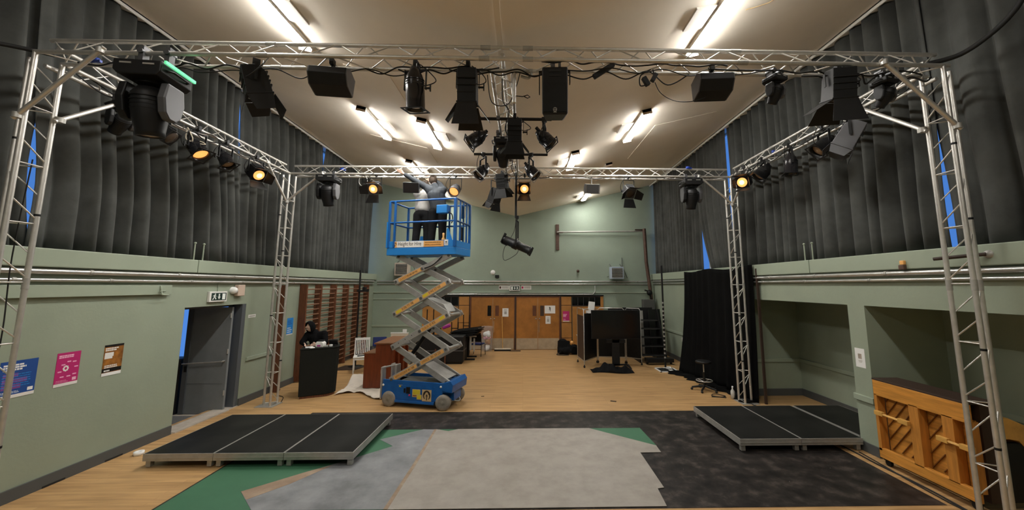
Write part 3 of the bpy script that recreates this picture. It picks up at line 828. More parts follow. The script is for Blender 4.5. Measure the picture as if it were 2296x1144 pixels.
def fresnel(label, pos, beam, w=0.22, h=0.25, L=0.30, doors=(38, 38, 38, 38), lit=False, m='black', hang=TZ - TH, door_m='black', door_len=0.2, body_m=None):
    t, B, drop = rig('fresnel_spotlight', label, pos, beam, hang)
    yoke(t, w / 2 + 0.025, drop)
    b = MB(); b.T = B
    prof = [(-L / 2, -h * 0.36), (L / 2, -h / 2), (L / 2, h / 2), (-L * 0.25, h / 2), (-L / 2, h * 0.3)]
    b.prism(prof, w, 'x', -w / 2)
    for k in range(4): b.cbox((0, -L * 0.28 + k * L * 0.15, h / 2 + 0.012), (w * 0.8, L * 0.06, 0.024))
    for k in range(3): b.cbox((0, -L * 0.2 + k * L * 0.2, -h * 0.45), (w * 1.03, 0.012, h * 0.06))
    b.cbox((0, L / 2 - 0.01, 0), (w * 1.1, 0.02, h * 1.06))
    b.build('housing', body_m or m, t, bevel=0.006)
    b = MB(); b.T = B; b.lathe([(w * 0.44, 0.0), (w * 0.40, 0.006), (w * 0.2, 0.018), (0.0, 0.022)], 20, 'y', (0, L / 2, 0)); b.build('lens', 'lens_lit' if lit else 'lens', t)
    if lit:
        b = MB(); b.T = B; b.lathe([(w * 0.22, 0.02), (w * 0.12, 0.034), (0, 0.038)], 16, 'y', (0, L / 2, 0)); b.build('filament_glow', 'filament', t)
    for k in range(4):                                  # barn door leaves: top, bottom, left, right
        if doors[k] is None: continue
        ang = math.radians(doors[k]); s = (1, -1, 1, -1)[k]
        half = (w if k < 2 else h) / 2
        off = (h if k < 2 else w) / 2 + 0.012
        dl = door_len * (1.0 if k < 2 else 0.85)
        q = [(-half, 0), (half, 0), (half * (1.45 if k < 2 else 0.7), dl), (-half * (1.45 if k < 2 else 0.7), dl)]
        b = MB()
        if k < 2:
            b.T = B @ Matrix.Translation((0, L / 2 + 0.005, s * off)) @ Matrix.Rotation(s * ang, 4, 'X')
            b.prism([(a, c) for a, c in q], 0.004, 'z', -0.002)
        else:
            b.T = B @ Matrix.Translation((s * off, L / 2 + 0.005, 0)) @ Matrix.Rotation(-s * ang, 4, 'Z')
            b.add([(-0.002, c, a) for a, c in q] + [(0.002, c, a) for a, c in q], [(0, 1, 2, 3), (7, 6, 5, 4), (0, 4, 5, 1), (1, 5, 6, 2), (2, 6, 7, 3), (3, 7, 4, 0)])
        b.build('barn_door', door_m, t)
    _seed[0] += 1
    cable_loop(t, w / 2, drop, _seed[0])
    return t
def parcan(label, pos, beam, r=0.105, L=0.36, lit=False, m='black_gloss', hang=TZ - TH, frame_m='black', lens='lens_amber', square=True):
    t, B, drop = rig('par_can', label, pos, beam, hang)
    yoke(t, r + 0.02, drop)
    b = MB(); b.T = B
    y0, y1 = -L / 2, L / 2
    b.lathe([(0.0, y0 - 0.02), (r * 0.45, y0 - 0.015), (r * 0.55, y0 + 0.03), (r * 0.8, y0 + 0.07), (r * 0.93, y0 + 0.12), (r, y0 + 0.16), (r, y1), (r * 1.06, y1), (r * 1.06, y1 + 0.012), (r * 0.94, y1 + 0.012), (r * 0.93, y1 - 0.05)], 24, 'y')
    b.tube((r * 0.3, y0, r * 0.2), (r * 0.35, y0 - 0.06, r * 0.25), r * 0.25)
    for k in range(3): b.lathe([(r * 1.015, y0 + 0.13 + k * 0.03), (r * 1.015, y0 + 0.137 + k * 0.03)], 24, 'y')
    b.build('can', m, t)
    b = MB(); b.T = B; b.lathe([(r * 0.9, y1 - 0.045), (r * 0.55, y1 - 0.02), (0, y1 - 0.012)], 22, 'y'); b.build('lens', 'lens_lit' if lit else lens, t)
    if square:
        b = MB(); b.T = B; R = r * 1.18
        for a in (0, 1):
            for s in (-1, 1):
                c = (s * R * 0.93, y1 + 0.018, 0) if a else (0, y1 + 0.018, s * R * 0.93)
                b.cbox(c, (R * 0.16, 0.008, 2 * R) if a else (2 * R, 0.008, R * 0.16))
        b.build('colour_frame', frame_m, t)
    _seed[0] += 1
    cable_loop(t, r, drop, _seed[0])
    return t
def flood(label, pos, beam, w=0.44, h=0.24, dd=0.30, m='black', face='grey_metal', hang=TZ - TH):
    t, B, drop = rig('flood_light', label, pos, beam, hang)
    b = MB(); b.tube((0, 0, 0.02), (0, 0, -drop + h / 2), 0.014); b.cbox((0, 0, 0), (0.045, 0.075, 0.07)); b.build('hook_clamp', m, t)
    b = MB(); b.T = B
    c = 0.3
    prof = [(-dd / 2, -h * 0.1), (-dd / 2 + dd * c, -h / 2), (dd / 2, -h / 2), (dd / 2, h / 2), (-dd / 2 + dd * c, h / 2), (-dd / 2, h * 0.22)]
    b.prism(prof, w, 'x', -w / 2); b.build('housing', m, t, bevel=0.006)
    b = MB(); b.T = B; b.box(-w * 0.46, w * 0.46, dd / 2, dd / 2 + 0.006, -h * 0.44, h * 0.44); b.build('glass_front', face, t)
    b = MB(); b.T = B
    for s in (-1, 1):
        b = MB(); b.T = B; b.prism([(y * 0.96, z * 0.96) for y, z in prof], 0.012, 'x', s * (w / 2 + 0.004) - 0.006); b.build('end_plate', 'grey_metal', t)
    return t
def moving_head(label, pos, s=1.0, yaw=0.0, tilt=-75, hang=TZ - TH, green=False):
    """base hangs from the truss, yoke below it, head slung between the arms; pos is the base centre"""
    t = thing('moving_head_light', label, 'stage light', (pos[0], pos[1], hang), yaw, 'stage lights')
    zb = pos[2] - hang
    for k in (-1, 1):
        b = MB(); b.cbox((k * 0.12 * s, 0, zb / 2 + 0.05 * s), (0.05, 0.08, abs(zb) + 0.02)); b.tube((k * 0.12 * s, -0.06, 0), (k * 0.12 * s, 0.06, 0), 0.03)
        b.build('hook_clamp', 'grey_metal', t)
    b = MB(); b.prism([(-0.21 * s, 0.07 * s), (-0.21 * s, -0.04 * s), (-0.17 * s, -0.08 * s), (0.17 * s, -0.08 * s), (0.21 * s, -0.04 * s), (0.21 * s, 0.07 * s)], 0.40 * s, 'y', -0.2 * s)
    b.T = Matrix.Translation((0, 0, zb)); o = b.build('base', 'black_plastic', t, bevel=0.012); o.location = (0, 0, zb)
    for k in (-1, 1):
        b = MB(); b.box(k * 0.1 * s - 0.05 * s, k * 0.1 * s + 0.05 * s, -0.205 * s, -0.2 * s, 0.02 * s, 0.035 * s); b.build('display', 'alu', o)
    for k in (-1, 1):
        b = MB(); b.path([(k * 0.215 * s, -0.12 * s, 0), (k * 0.25 * s, -0.1 * s, 0), (k * 0.25 * s, 0.1 * s, 0), (k * 0.215 * s, 0.12 * s, 0)], 0.012 * s); b.build('handle', 'black_plastic', o)
    if green:
        b = MB(); b.box(0.225 * s, 0.245 * s, -0.19 * s, 0.2 * s, 0.045 * s, 0.075 * s); b.build('led_strip', 'led_green', o)
    z0 = zb - 0.08 * s
    b = MB(); b.lathe([(0.12 * s, z0), (0.12 * s, z0 - 0.03 * s)], 20)
    b.build('turntable', 'black_plastic', t)
    for k in (-1, 1):
        b = MB()
        prof = [(-0.10 * s, 0), (0.10 * s, 0), (0.13 * s, -0.16 * s), (0.10 * s, -0.30 * s), (0.04 * s, -0.36 * s), (-0.04 * s, -0.36 * s), (-0.10 * s, -0.30 * s), (-0.13 * s, -0.16 * s)]
        b.T = Matrix.Translation((0, 0, z0 - 0.03 * s))
        b.prism(prof, 0.075 * s, 'x', k * 0.185 * s - 0.0375 * s)
        b.build('yoke_arm', 'grey_metal' if k > 0 else 'black_plastic', t, bevel=0.015)
    B = Matrix.Translation((0, 0, z0 - 0.27 * s)) @ Matrix.Rotation(math.radians(tilt), 4, 'X')
    b = MB(); b.T = B
    b.lathe([(0.0, -0.22 * s), (0.09 * s, -0.21 * s), (0.135 * s, -0.15 * s), (0.145 * s, 0.0), (0.135 * s, 0.12 * s), (0.115 * s, 0.22 * s), (0.115 * s, 0.27 * s), (0.1 * s, 0.275 * s), (0.098 * s, 0.25 * s)], 24, 'y')
    for k in range(4): b.lathe([(0.147 * s, -0.12 * s + k * 0.04 * s), (0.147 * s, -0.11 * s + k * 0.04 * s)], 24, 'y')
    b.build('head', 'black_plastic', t)
    b = MB(); b.T = B; b.lathe([(0.1 * s, 0.252 * s), (0.06 * s, 0.268 * s), (0, 0.275 * s)], 22, 'y'); b.build('lens', 'lens_amber', t)
    return t
def profile(label, pos, beam, hang, s=1.0):
    t, B, drop = rig('profile_spotlight', label, pos, beam, hang)
    yoke(t, 0.115 * s, drop)
    b = MB(); b.T = B
    b.lathe([(0, -0.36 * s), (0.085 * s, -0.355 * s), (0.095 * s, -0.3 * s), (0.1 * s, -0.1 * s), (0.115 * s, -0.09 * s), (0.115 * s, 0.02 * s), (0.09 * s, 0.03 * s), (0.085 * s, 0.3 * s), (0.1 * s, 0.31 * s), (0.1 * s, 0.37 * s), (0.08 * s, 0.372 * s), (0.078 * s, 0.33 * s)], 22, 'y')
    b.cbox((0, -0.36 * s, 0.02 * s), (0.17 * s, 0.02 * s, 0.24 * s)); b.cbox((0, -0.28 * s, -0.1 * s), (0.06 * s, 0.14 * s, 0.03 * s))
    for k in (0.36,): b.cbox((0, k * s, 0), (0.21 * s, 0.012 * s, 0.21 * s))
    b.build('barrel', 'black', t)
    b = MB(); b.T = B; b.cbox((0, 0.17 * s, 0.09 * s), (0.02 * s, 0.26 * s, 0.02 * s)); b.cbox((0.02 * s, -0.04 * s, 0.11 * s), (0.03, 0.012, 0.07)); b.build('focus_rail', 'alu', t)
    b = MB(); b.T = B; b.lathe([(0.08 * s, 0.335 * s), (0.0, 0.345 * s)], 20, 'y'); b.build('lens', 'lens', t)
    b = MB(); b.path(smooth_path([(0.03, -0.02, 0.0), (-0.12, -0.1, -drop * 0.5), (-0.1, -0.32, -drop - 0.06), (-0.03, -0.3, -drop - 0.34), (0.04, -0.02, -drop - 0.22), (0.02, 0.04, -drop - 0.1)]), 0.006); b.build('power_cable', 'rubber', t)
    return t

# front truss, left to right
moving_head('big moving head nearest left, its base edge glowing green', (-4.13, 4.12, 4.91), 1.1, 0.1, -80, green=True)
fresnel('black spotlight with one pale flap open, just right of the green edged moving head', (-3.12, 4.25, 4.92), (0.28, 0.22, -0.95), 0.25, 0.26, 0.34, (12, 25, 12, 50), door_len=0.22, door_m='black')
flood('six sided black flood on the front truss, left of the shiny long can', (-2.24, 4.24, 4.97), (-0.12, 1, -0.22), 0.40, 0.25, 0.30, face='black_gloss')
parcan('long shiny black can pointing straight down from the front truss', (-1.27, 4.24, 4.87), (0.02, 0.16, -0.98), 0.108, 0.46, m='black_gloss', lens='glow_disc')
fresnel('black spotlight with flared flaps, left of the overhead loudspeaker', (-0.66, 4.24, 4.90), (0, 0.22, -0.97), 0.215, 0.24, 0.40, (22, 20, 35, 35), door_len=0.27)
flood('six sided black flood on the front truss at right', (2.24, 4.24, 4.97), (0.10, 1, -0.15), 0.37, 0.25, 0.30, face='black_gloss')
moving_head('small black moving head on the front truss, in front of the right ceiling edge', (3.05, 4.32, 5.09), 0.48, 0.3, -60)
fresnel('large dark spotlight with wide flaps, farthest right but one on the front truss', (3.74, 4.2, 4.97), (0.05, 0.25, -0.95), 0.25, 0.27, 0.36, (30, 24, 30, 55), door_len=0.28)
moving_head('small black moving head by the top of the near right tower', (4.42, 4.33, 5.08), 0.5, 0.2, -50)
# left truss, near to far
moving_head('dark moving head behind the big green edged one, against the curtain', (-5.42, 5.05, 4.98), 0.62, 1.2, -40)
fresnel('dark spotlight behind the big moving head, lens lying low over the left truss', (-5.40, 5.62, 4.88), (0.75, 0.2, -0.6), 0.22, 0.22, 0.3, (None, None, None, None))
parcan('glowing amber can on the left truss, nearest of the lit ones', (-5.40, 6.22, 4.85), (0.62, -0.1, -0.78), 0.12, 0.34, lit=True)
parcan('unlit can on the left truss between two glowing lamps', (-5.40, 6.83, 4.87), (0.55, -0.1, -0.83), 0.105, 0.32)
fresnel('lit hooded lamp on the left truss next to the far left tower', (-5.40, 7.63, 4.86), (0.75, -0.35, -0.55), 0.23, 0.25, 0.28, (20, 20, 25, 30), lit=True)
# rear truss
moving_head('moving head on the rear truss next to the far left tower', (-4.55, YFAR - 0.1, 5.05), 1.0, 0.05, -70)
fresnel('lit lamp with lowered flap on the rear truss, left of the lift', (-3.46, YFAR - 0.1, 4.86), (-0.05, -0.85, -0.42), 0.22, 0.24, 0.26, (20, 45, 50, 50), lit=True, body_m='grey_metal', door_len=0.22)
flood('box flood on the rear truss in front of the workers raised arms', (-2.62, YFAR - 0.1, 4.88), (0.1, -0.8, -0.3), 0.34, 0.24, 0.24, face='black_gloss')
parcan('glowing amber can on the rear truss above the right end of the lift basket', (-1.60, YFAR - 0.1, 4.84), (-0.15, -0.75, -0.6), 0.12, 0.3, lit=True, square=False, m='grey_metal')
fresnel('lit lamp with long lower flap on the rear truss, right of the drop pole', (0.02, YFAR - 0.14, 4.86), (-0.05, -0.9, -0.3), 0.215, 0.25, 0.26, (8, 25, 8, 8), lit=True, door_len=0.27)
fresnel('black boxy spotlight left of the drop pole, red glow at its lip', (-0.50, YFAR - 0.35, 4.98), (0.1, 0.25, -0.9), 0.22, 0.24, 0.34, (10, 20, 40, 30), door_len=0.22)
fresnel('dark spotlight with pale flap, lowest on the rear truss left of the drop pole', (-0.68, YFAR + 0.1, 4.74), (-0.3, 0.3, -0.85), 0.22, 0.25, 0.36, (12, 12, 30, 12), door_len=0.16)
flood('silver grey box flood on the rear truss, right of centre', (1.61, YFAR - 0.08, 4.88), (0.05, -0.9, -0.25), 0.32, 0.23, 0.22, m='alu_dull', face='grey_metal')
fresnel('grey spotlight with spread flaps on the rear truss at right', (2.49, YFAR - 0.08, 4.83), (0.12, -0.7, -0.66), 0.22, 0.25, 0.26, (35, 40, 45, 45), body_m='grey_metal', door_len=0.22)
moving_head('moving head on the rear truss next to the far right tower', (3.98, YFAR - 0.1, 5.03), 1.0, -0.05, -72)
# right truss, far to near
fresnel('lit lamp on the right truss next to the far right tower', (4.79, 8.0, 4.86), (-0.7, -0.6, -0.35), 0.23, 0.24, 0.3, (30, 25, 30, 30), lit=True, door_len=0.1)
parcan('round dark can on the right truss beside the lit lamp', (4.90, 7.5, 4.92), (-0.6, 0.2, -0.7), 0.13, 0.3, m='black_plastic')
parcan('tall gloss can hanging straight down from the right truss', (4.90, 6.7, 4.83), (-0.05, 0.02, -1), 0.11, 0.36)
parcan('dark can tipped toward the room on the middle of the right truss', (4.90, 5.9, 4.88), (-0.7, 0.1, -0.6), 0.12, 0.32, m='black_plastic')
fresnel('grey flat sided spotlight on the right truss, orange glow at its lower edge', (4.86, 5.37, 4.82), (-0.45, 0.35, -0.85), 0.25, 0.28, 0.42, (10, 10, 10, 10), body_m='grey_metal', door_m='grey_metal', door_len=0.14)
# centre
fresnel('black box spotlight hanging on the centre line, flaps spread like wings', (-0.14, 5.5, 4.88), (0, 0.1, -1), 0.21, 0.23, 0.36, (12, 10, 38, 38), hang=5.13, door_len=0.19)
parcan('tilted can at the left end of the nearer centre bar', (-0.70, 5.6, 4.82), (-0.62, -0.15, -0.5), 0.105, 0.28, hang=5.13, lens='glow_disc')
parcan('tilted can at the right end of the nearer centre bar', (0.31, 5.6, 4.83), (0.6, -0.1, -0.62), 0.105, 0.28, hang=5.13)
moving_head('dark moving head on the centre truss, round lens turned to the room', (-0.36, 6.3, 5.03), 0.72, 0, -30)
parcan('small can at the left end of the farther centre bar, silver frame', (-0.79, 7.2, 4.80), (-0.5, -0.3, -0.7), 0.11, 0.28, hang=5.13, frame_m='alu')
parcan('small can at the right end of the farther centre bar, silver frame', (0.14, 7.2, 4.80), (0.6, -0.2, -0.7), 0.11, 0.28, hang=5.13, frame_m='alu')
profile('long barrelled spotlight clamped to the foot of the drop pole', (-0.15, YFAR - 0.18, 3.52), (0.88, -0.15, -0.42), 4.17, 1.0)

# loudspeaker on the front truss
t = thing('loudspeaker', 'tall black loudspeaker hanging from the front truss, round silver emblem at its foot', 'speaker', (0.36, 4.28, TZ - TH))
t.rotation_euler = (0, 0, -0.06)
b = MB(); b.cbox((-0.02, 0, 0), (0.05, 0.08, 0.1)); b.cbox((0.06, 0, 0), (0.03, 0.08, 0.09)); b.build('clamp', 'grey_metal', t)
R = Matrix.Translation((0, 0, -0.34)) @ Matrix.Rotation(math.radians(10), 4, 'X')
b = MB(); b.T = R; b.prism([(-0.15, -0.15), (0.15, -0.15), (0.11, 0.15), (-0.11, 0.15)], 0.54, 'z', -0.27); b.build('cabinet', 'black_plastic', t, bevel=0.02)
b = MB(); b.T = R; b.box(-0.135, 0.135, -0.158, -0.148, -0.24, 0.09); b.build('grille', 'black', t)
b = MB(); b.T = R; b.box(-0.07, 0.07, -0.156, -0.148, 0.16, 0.175); b.box(-0.07, 0.07, -0.156, -0.148, 0.21, 0.24); b.build('port', 'rubber', t)
em = MB(); em.T = R @ Matrix.Translation((0, -0.16, -0.215))
em.path([(0.02 * math.cos(a * PI / 8), 0, 0.02 * math.sin(a * PI / 8)) for a in range(16)], 0.0022, 6, True)
for a in (90, 210, 330):
    c, s_ = math.cos(math.radians(a)), math.sin(math.radians(a)); em.tube((0, 0, 0), (0.018 * c, 0, 0.018 * s_), 0.0022)
em.cbox((0, 0, -0.031), (0.036, 0.002, 0.007))
em.build('emblem', 'alu', t)
b = MB(); b.cbox((0, 0, -0.055), (0.36, 0.05, 0.012)); b.cbox((-0.18, 0, -0.19), (0.012, 0.05, 0.28)); b.cbox((0.18, 0, -0.13), (0.012, 0.05, 0.16)); b.build('bracket', 'black', t)

# cables on the trusses
def cable(label, pts, r=0.009, m='rubber', n=8, name='cable'):
    b = MB(); b.path(smooth_path(pts, n), r, 6)
    return tag(b.build(name, m), label, 'cable')
zc = TZ - TH - 0.03
rr = random.Random(11)
def swag(x0, x1, n, sag, y, zoff=0.0):
    return [(x0 + (x1 - x0) * i / n, y + rr.uniform(-0.05, 0.05), zc + zoff - (sag * rr.uniform(0.3, 1.0) if i % 2 else 0.0)) for i in range(n + 1)]
cable('thick cable run along the front truss from the shiny can to the speaker', swag(-1.5, 0.3, 10, 0.06, YN + 0.08))
cable('cable looping along the front truss left of centre', swag(-1.9, -0.3, 8, 0.09, YN + 0.05, 0.02))
cable('sagging cable on the front truss right of the speaker', swag(0.45, 2.0, 6, 0.13, YN + 0.06), 0.008)
cable('second sagging cable on the front truss right of the speaker', swag(0.4, 2.9, 8, 0.09, YN + 0.0), 0.007)
cable('slack black cable hanging in loops under the left part of the front truss', swag(-4.6, -1.3, 12, 0.10, YN + 0.1, -0.01), 0.007)
cable('cable taped under the front truss between the speaker and the right flood', swag(0.2, 2.4, 14, 0.035, YN - 0.08, 0.03), 0.009)
cable('cable festooned under the front truss from the flared spotlight to the speaker', swag(-0.9, 0.5, 7, 0.10, YN + 0.1, 0.01), 0.008)
cable('knotted cable bundle by the top of the near right tower', swag(3.4, 5.0, 14, 0.09, YN + 0.06, 0.0), 0.010)
cable('cable loop dropping beside the centre truss', [(-0.45, 4.4, 5.15), (-0.4, 4.5, 4.85), (-0.2, 4.45, 4.8), (-0.1, 4.4, 5.0), (-0.05, 4.35, 5.16)], 0.006)
cable('cable run along the centre truss', [(-0.25 + rr.uniform(-0.06, 0.06), 4.5 + 0.45 * i, zc - (0.06 if i % 2 else 0.0)) for i in range(10)], 0.008)
cable('cable run on the front truss toward the near right tower', swag(2.2, 4.9, 12, 0.05, YN + 0.04, 0.03), 0.010)
cable('cable run on the front truss above the big moving head', swag(-5.2, -3.3, 9, 0.06, YN + 0.04, 0.02), 0.010)
cable('thin lead drooping from the dangling plugs to the right flood', [(1.55, 4.25, 5.0), (1.62, 4.25, 4.86), (1.78, 4.25, 4.77), (1.98, 4.25, 4.765), (2.15, 4.25, 4.82)], 0.005)
cable('thick cable bundle curving up to the top right corner', [(4.9, YN, 5.28), (5.15, 4.1, 5.32), (5.3, 3.9, 5.45), (5.38, 3.72, 5.62), (5.42, 3.6, 5.85)], 0.028)
cable('thick cable bundle leaving the near left tower to the left', [(-5.4, YN, 5.22), (-5.7, 4.0, 5.2), (-6.0, 3.7, 5.1), (-6.05, 3.2, 5.1)], 0.024)
cable('lead hanging down the middle of the near left tower', [(-5.52, 4.3, 4.0), (-5.56, 4.3, 2.9), (-5.5, 4.28, 2.0), (-5.58, 4.28, 1.0), (-5.52, 4.28, 0.1)], 0.006)
for side, x in (('left', -5.5), ('right', 4.97)):
    cable('cable strung along the %s truss among the lamps' % side, [(x + rr.uniform(-0.06, 0.06), 4.5 + 0.4 * i, zc - (0.07 if i % 2 else 0.0)) for i in range(11)], 0.009)
    cable('second cable strung along the %s truss' % side, [(x + rr.uniform(-0.1, 0.1), 4.7 + 0.45 * i, zc + 0.03 - (0.09 if i % 2 else 0.0)) for i in range(9)], 0.007)
cable('cable run along the rear truss right of the pole', swag(0.1, 4.6, 14, 0.04, YFAR, 0.04), 0.009)
cable('pale rope tied in a bow under the left truss', [(-5.43, 6.05, 5.13), (-5.38, 6.1, 4.98), (-5.40, 6.14, 4.92), (-5.33, 6.2, 4.95), (-5.25, 6.2, 4.9), (-5.38, 6.14, 4.89), (-5.42, 6.16, 4.80), (-5.36, 6.18, 4.78), (-5.37, 6.14, 4.9), (-5.46, 6.08, 4.95), (-5.44, 6.06, 5.12)], 0.008, 'rope')
cable('coil of pale cable hung on the rear truss left of the lift', [(-3.75 + 0.1 * math.cos(k * 0.7) , YFAR - 0.12 + 0.01 * (k % 3), 5.02 + 0.12 * math.sin(k * 0.7)) for k in range(20)], 0.008, 'alu_dull')
t = thing('plug_cluster', 'pair of black plugs dangling from the front truss', 'plug', (1.5, YN, zc))
b = MB(); b.cbox((0.04, 0, -0.1), (0.05, 0.05, 0.1), Euler((0, 0.5, 0)).to_matrix()); b.tube((0.03, 0, 0), (0.04, 0, -0.06), 0.008); b.build('plug', 'rubber', t)
b = MB(); b.cbox((-0.06, 0, -0.15), (0.05, 0.05, 0.11), Euler((0, -0.5, 0)).to_matrix()); b.path(smooth_path([(0, 0, 0), (-0.12, 0, -0.08), (-0.13, 0, -0.2), (-0.07, 0, -0.2)]), 0.008); b.build('plug', 'rubber', t)
tag(MB().cbox((0.95, YN + 0.05, 5.16), (0.30, 0.05, 0.06), Euler((0, -0.6, 0)).to_matrix()).build('cable_clip', 'rubber', bevel=0.01), 'bunch of taped cable ends slanting under the front truss, right of the speaker', 'cable tie')
for i, (x, y, z, lab) in enumerate(((-4.95, YN, 5.17, 'blue tape bundle left of the big moving head'), (4.915, 4.8, 5.19, 'blue plug on the right truss near the near tower'), (4.96, 7.2, 5.24, 'small blue plug on the far part of the right truss'), (3.95, YFAR - 0.08, 5.42, 'blue connector above the rear right moving head'), (-4.3, YFAR, 5.33, 'blue connector above the rear left moving head'))):
    b = MB(); b.lathe([(0.0, -0.05), (0.028, -0.05), (0.032, 0.0), (0.024, 0.05), (0, 0.05)], 12, 'x', (x, y, z)); b.cbox((x + 0.05, y, z - 0.015), (0.06, 0.03, 0.03))
    tag(b.build('connector', 'tape_blue'), lab, 'plug', 'blue power connectors')

# ================================================================== FLOOR COVERINGS AND PLATFORMS
def sheet(name, label, cat, pts, z0, z1, m):
    o = MB().prism(pts, z1 - z0, 'z', z0).build(name, m)
    return tag(o, label, cat)
sheet('dance_mat', 'large black vinyl dance mat covering the middle of the wooden floor', 'floor mat', [(-4.32, 4.86), (5.08, 4.84), (5.11, 6.35), (5.12, 8.36), (-4.32, 8.39)], 0.001, 0.004, 'dance_mat')
sheet('floor_sheet', 'green floor sheet showing under the left platform and the pale sheets', 'floor mat', [(-4.29, 4.88), (-1.0, 4.88), (-1.0, 7.33), (1.0, 7.33), (1.2, 7.40), (2.15, 7.40), (2.2, 6.62), (1.2, 6.9), (1.2, 7.40), (-4.29, 7.40)][0:3] + [(0.9, 7.2), (1.9, 6.45), (2.19, 6.62), (2.15, 7.40), (-4.29, 7.40)], 0.004, 0.007, 'green_sheet')
sheet('hardboard_sheet', 'worn blue grey board lying between the green sheet and the off white vinyl', 'floor board', [(-3.56, 5.31), (-3.15, 4.90), (-1.5, 4.88), (-1.5, 7.38), (-1.8, 7.40), (-2.42, 6.95), (-2.11, 6.67), (-2.41, 6.38)], 0.007, 0.010, 'grey_board')
sheet('paper_strip', 'strip of bare brown board on the left tip of the blue grey board', 'floor board', [(-3.56, 5.31), (-3.36, 5.12), (-3.05, 5.5), (-2.75, 6.02), (-3.0, 5.84)], 0.010, 0.0115, mottled('bare_brown_board', (0.22, 0.15, 0.10), (0.32, 0.24, 0.17), (0.27, 0.19, 0.13), 3, 0.8))
sheet('vinyl_sheet', 'big off white vinyl sheet with stepped right edge at centre front', 'floor mat', [(-1.58, 4.87), (-1.57, 7.39), (-1.33, 7.29), (-1.17, 7.39), (1.21, 7.39), (2.18, 6.6), (2.17, 6.35), (1.84, 6.34), (1.83, 5.29), (1.74, 5.27), (1.71, 4.87)], 0.010, 0.014, 'white_vinyl')
sheet('tape_strip', 'brown edge strip along the left side of the off white vinyl', 'tape', [(-1.62, 4.87), (-1.57, 4.87), (-1.55, 6.0), (-1.56, 7.38), (-1.60, 7.38), (-1.60, 6.0)], 0.014, 0.0155, mottled('brown_edge', (0.22, 0.16, 0.10), (0.34, 0.28, 0.2), (0.28, 0.2, 0.14), 5, 0.8))

def deck(label, x0, x1, y0, y1, group):
    t = thing('stage_deck', label, 'stage platform', ((x0 + x1) / 2, (y0 + y1) / 2, 0), 0, group)
    hx = (x1 - x0) / 2 - 0.004; hy = (y1 - y0) / 2; z = 0.2
    MB().box(-hx + 0.012, hx - 0.012, -hy + 0.012, hy - 0.012, z - 0.018, z).build('top', 'deck_black', t)
    b = MB()
    b.box(-hx, hx, -hy, -hy + 0.035, z - 0.10, z - 0.002); b.box(-hx, hx, hy - 0.035, hy, z - 0.10, z - 0.002)
    b.box(-hx, -hx + 0.012, -hy + 0.035, hy - 0.035, z - 0.10, z - 0.001); b.box(hx - 0.012, hx, -hy + 0.035, hy - 0.035, z - 0.10, z - 0.001)
    b.box(-hx, hx, -hy - 0.005, -hy, z - 0.062, z - 0.055)
    b.build('frame', 'alu_dull', t)
    for sx in (-1, 1):
        for sy in (-1, 1):
            b = MB(); b.cbox((sx * (hx - 0.06), sy * (hy - 0.06), 0.0565), (0.065, 0.065, 0.087)); b.build('leg', 'alu_dull', t)
    return t
deck('leftmost of the three black platforms, against the left wall', -5.44, -4.45, 5.98, 7.68, 'left platforms')
deck('middle one of the three black platforms on the left', -4.45, -3.45, 5.98, 7.68, 'left platforms')
deck('black platform on the left with its corner over the blue grey board', -3.45, -2.45, 5.98, 7.68, 'left platforms')
deck('black platform on the right nearest the middle of the hall', 3.43, 4.42, 6.34, 8.02, 'right platforms')
deck('black platform on the right beside the green pier', 4.42, 5.42, 6.34, 8.02, 'right platforms')
deck('black platform reaching into the right alcove', 5.46, 6.42, 6.46, 8.02, 'right platforms')

# ================================================================== SCISSOR LIFT
LC, LR = (-2.2, 8.99, 0), -0.261
LT = Matrix.Translation(LC) @ Matrix.Rotation(LR, 4, 'Z')
def lw(x, y, z): return LT @ Vector((x, y, z))
lift = thing('scissor_lift', 'blue scissor lift raised with two workers on its basket', 'scissor lift', LC, LR)
b = MB()
b.prism([(-0.83, 0.17), (-0.80, 0.56), (0.62, 0.55), (0.62, 0.17), (0.44, 0.17), (0.44, 0.10), (-0.5, 0.10), (-0.5, 0.17)], 0.03, 'y', -0.375)
b.prism([(-0.83, 0.17), (-0.80, 0.56), (0.62, 0.55), (0.62, 0.17), (0.44, 0.17), (0.44, 0.10), (-0.5, 0.10), (-0.5, 0.17)], 0.03, 'y', 0.345)
b.box(-0.5, 0.44, -0.345, 0.345, 0.10, 0.44); b.box(-0.82, -0.5, -0.2, 0.2, 0.2, 0.5)
b.prism([(0.60, 0.40), (0.84, 0.36), (0.86, 0.52), (0.80, 0.60), (0.62, 0.55)], 0.75, 'y', -0.375)
b.box(0.44, 0.8, -0.18, 0.18, 0.16, 0.40)
b.box(-0.5, 0.44, -0.395, -0.375, 0.10, 0.15)
ch = b.build('chassis', 'blue', lift, bevel=0.006)
MB().box(-0.72, 0.62, -0.3, 0.3, 0.44, 0.50).box(0.0, 0.5, -0.25, 0.1, 0.5, 0.53).build('battery_tray', 'steel_dark', lift)
b = MB()
for z in (0.3, 0.44): b.box(0.41, 0.45, -0.382, -0.375, z, z + 0.025)
b.box(0.60, 0.80, -0.36, -0.34, 0.36, 0.39); b.prism([(-0.44, 0.16), (0.38, 0.16), (0.38, 0.41), (0.33, 0.44), (-0.44, 0.46)], 0.004, 'y', -0.379)
b.build('side_door', 'blue', ch)
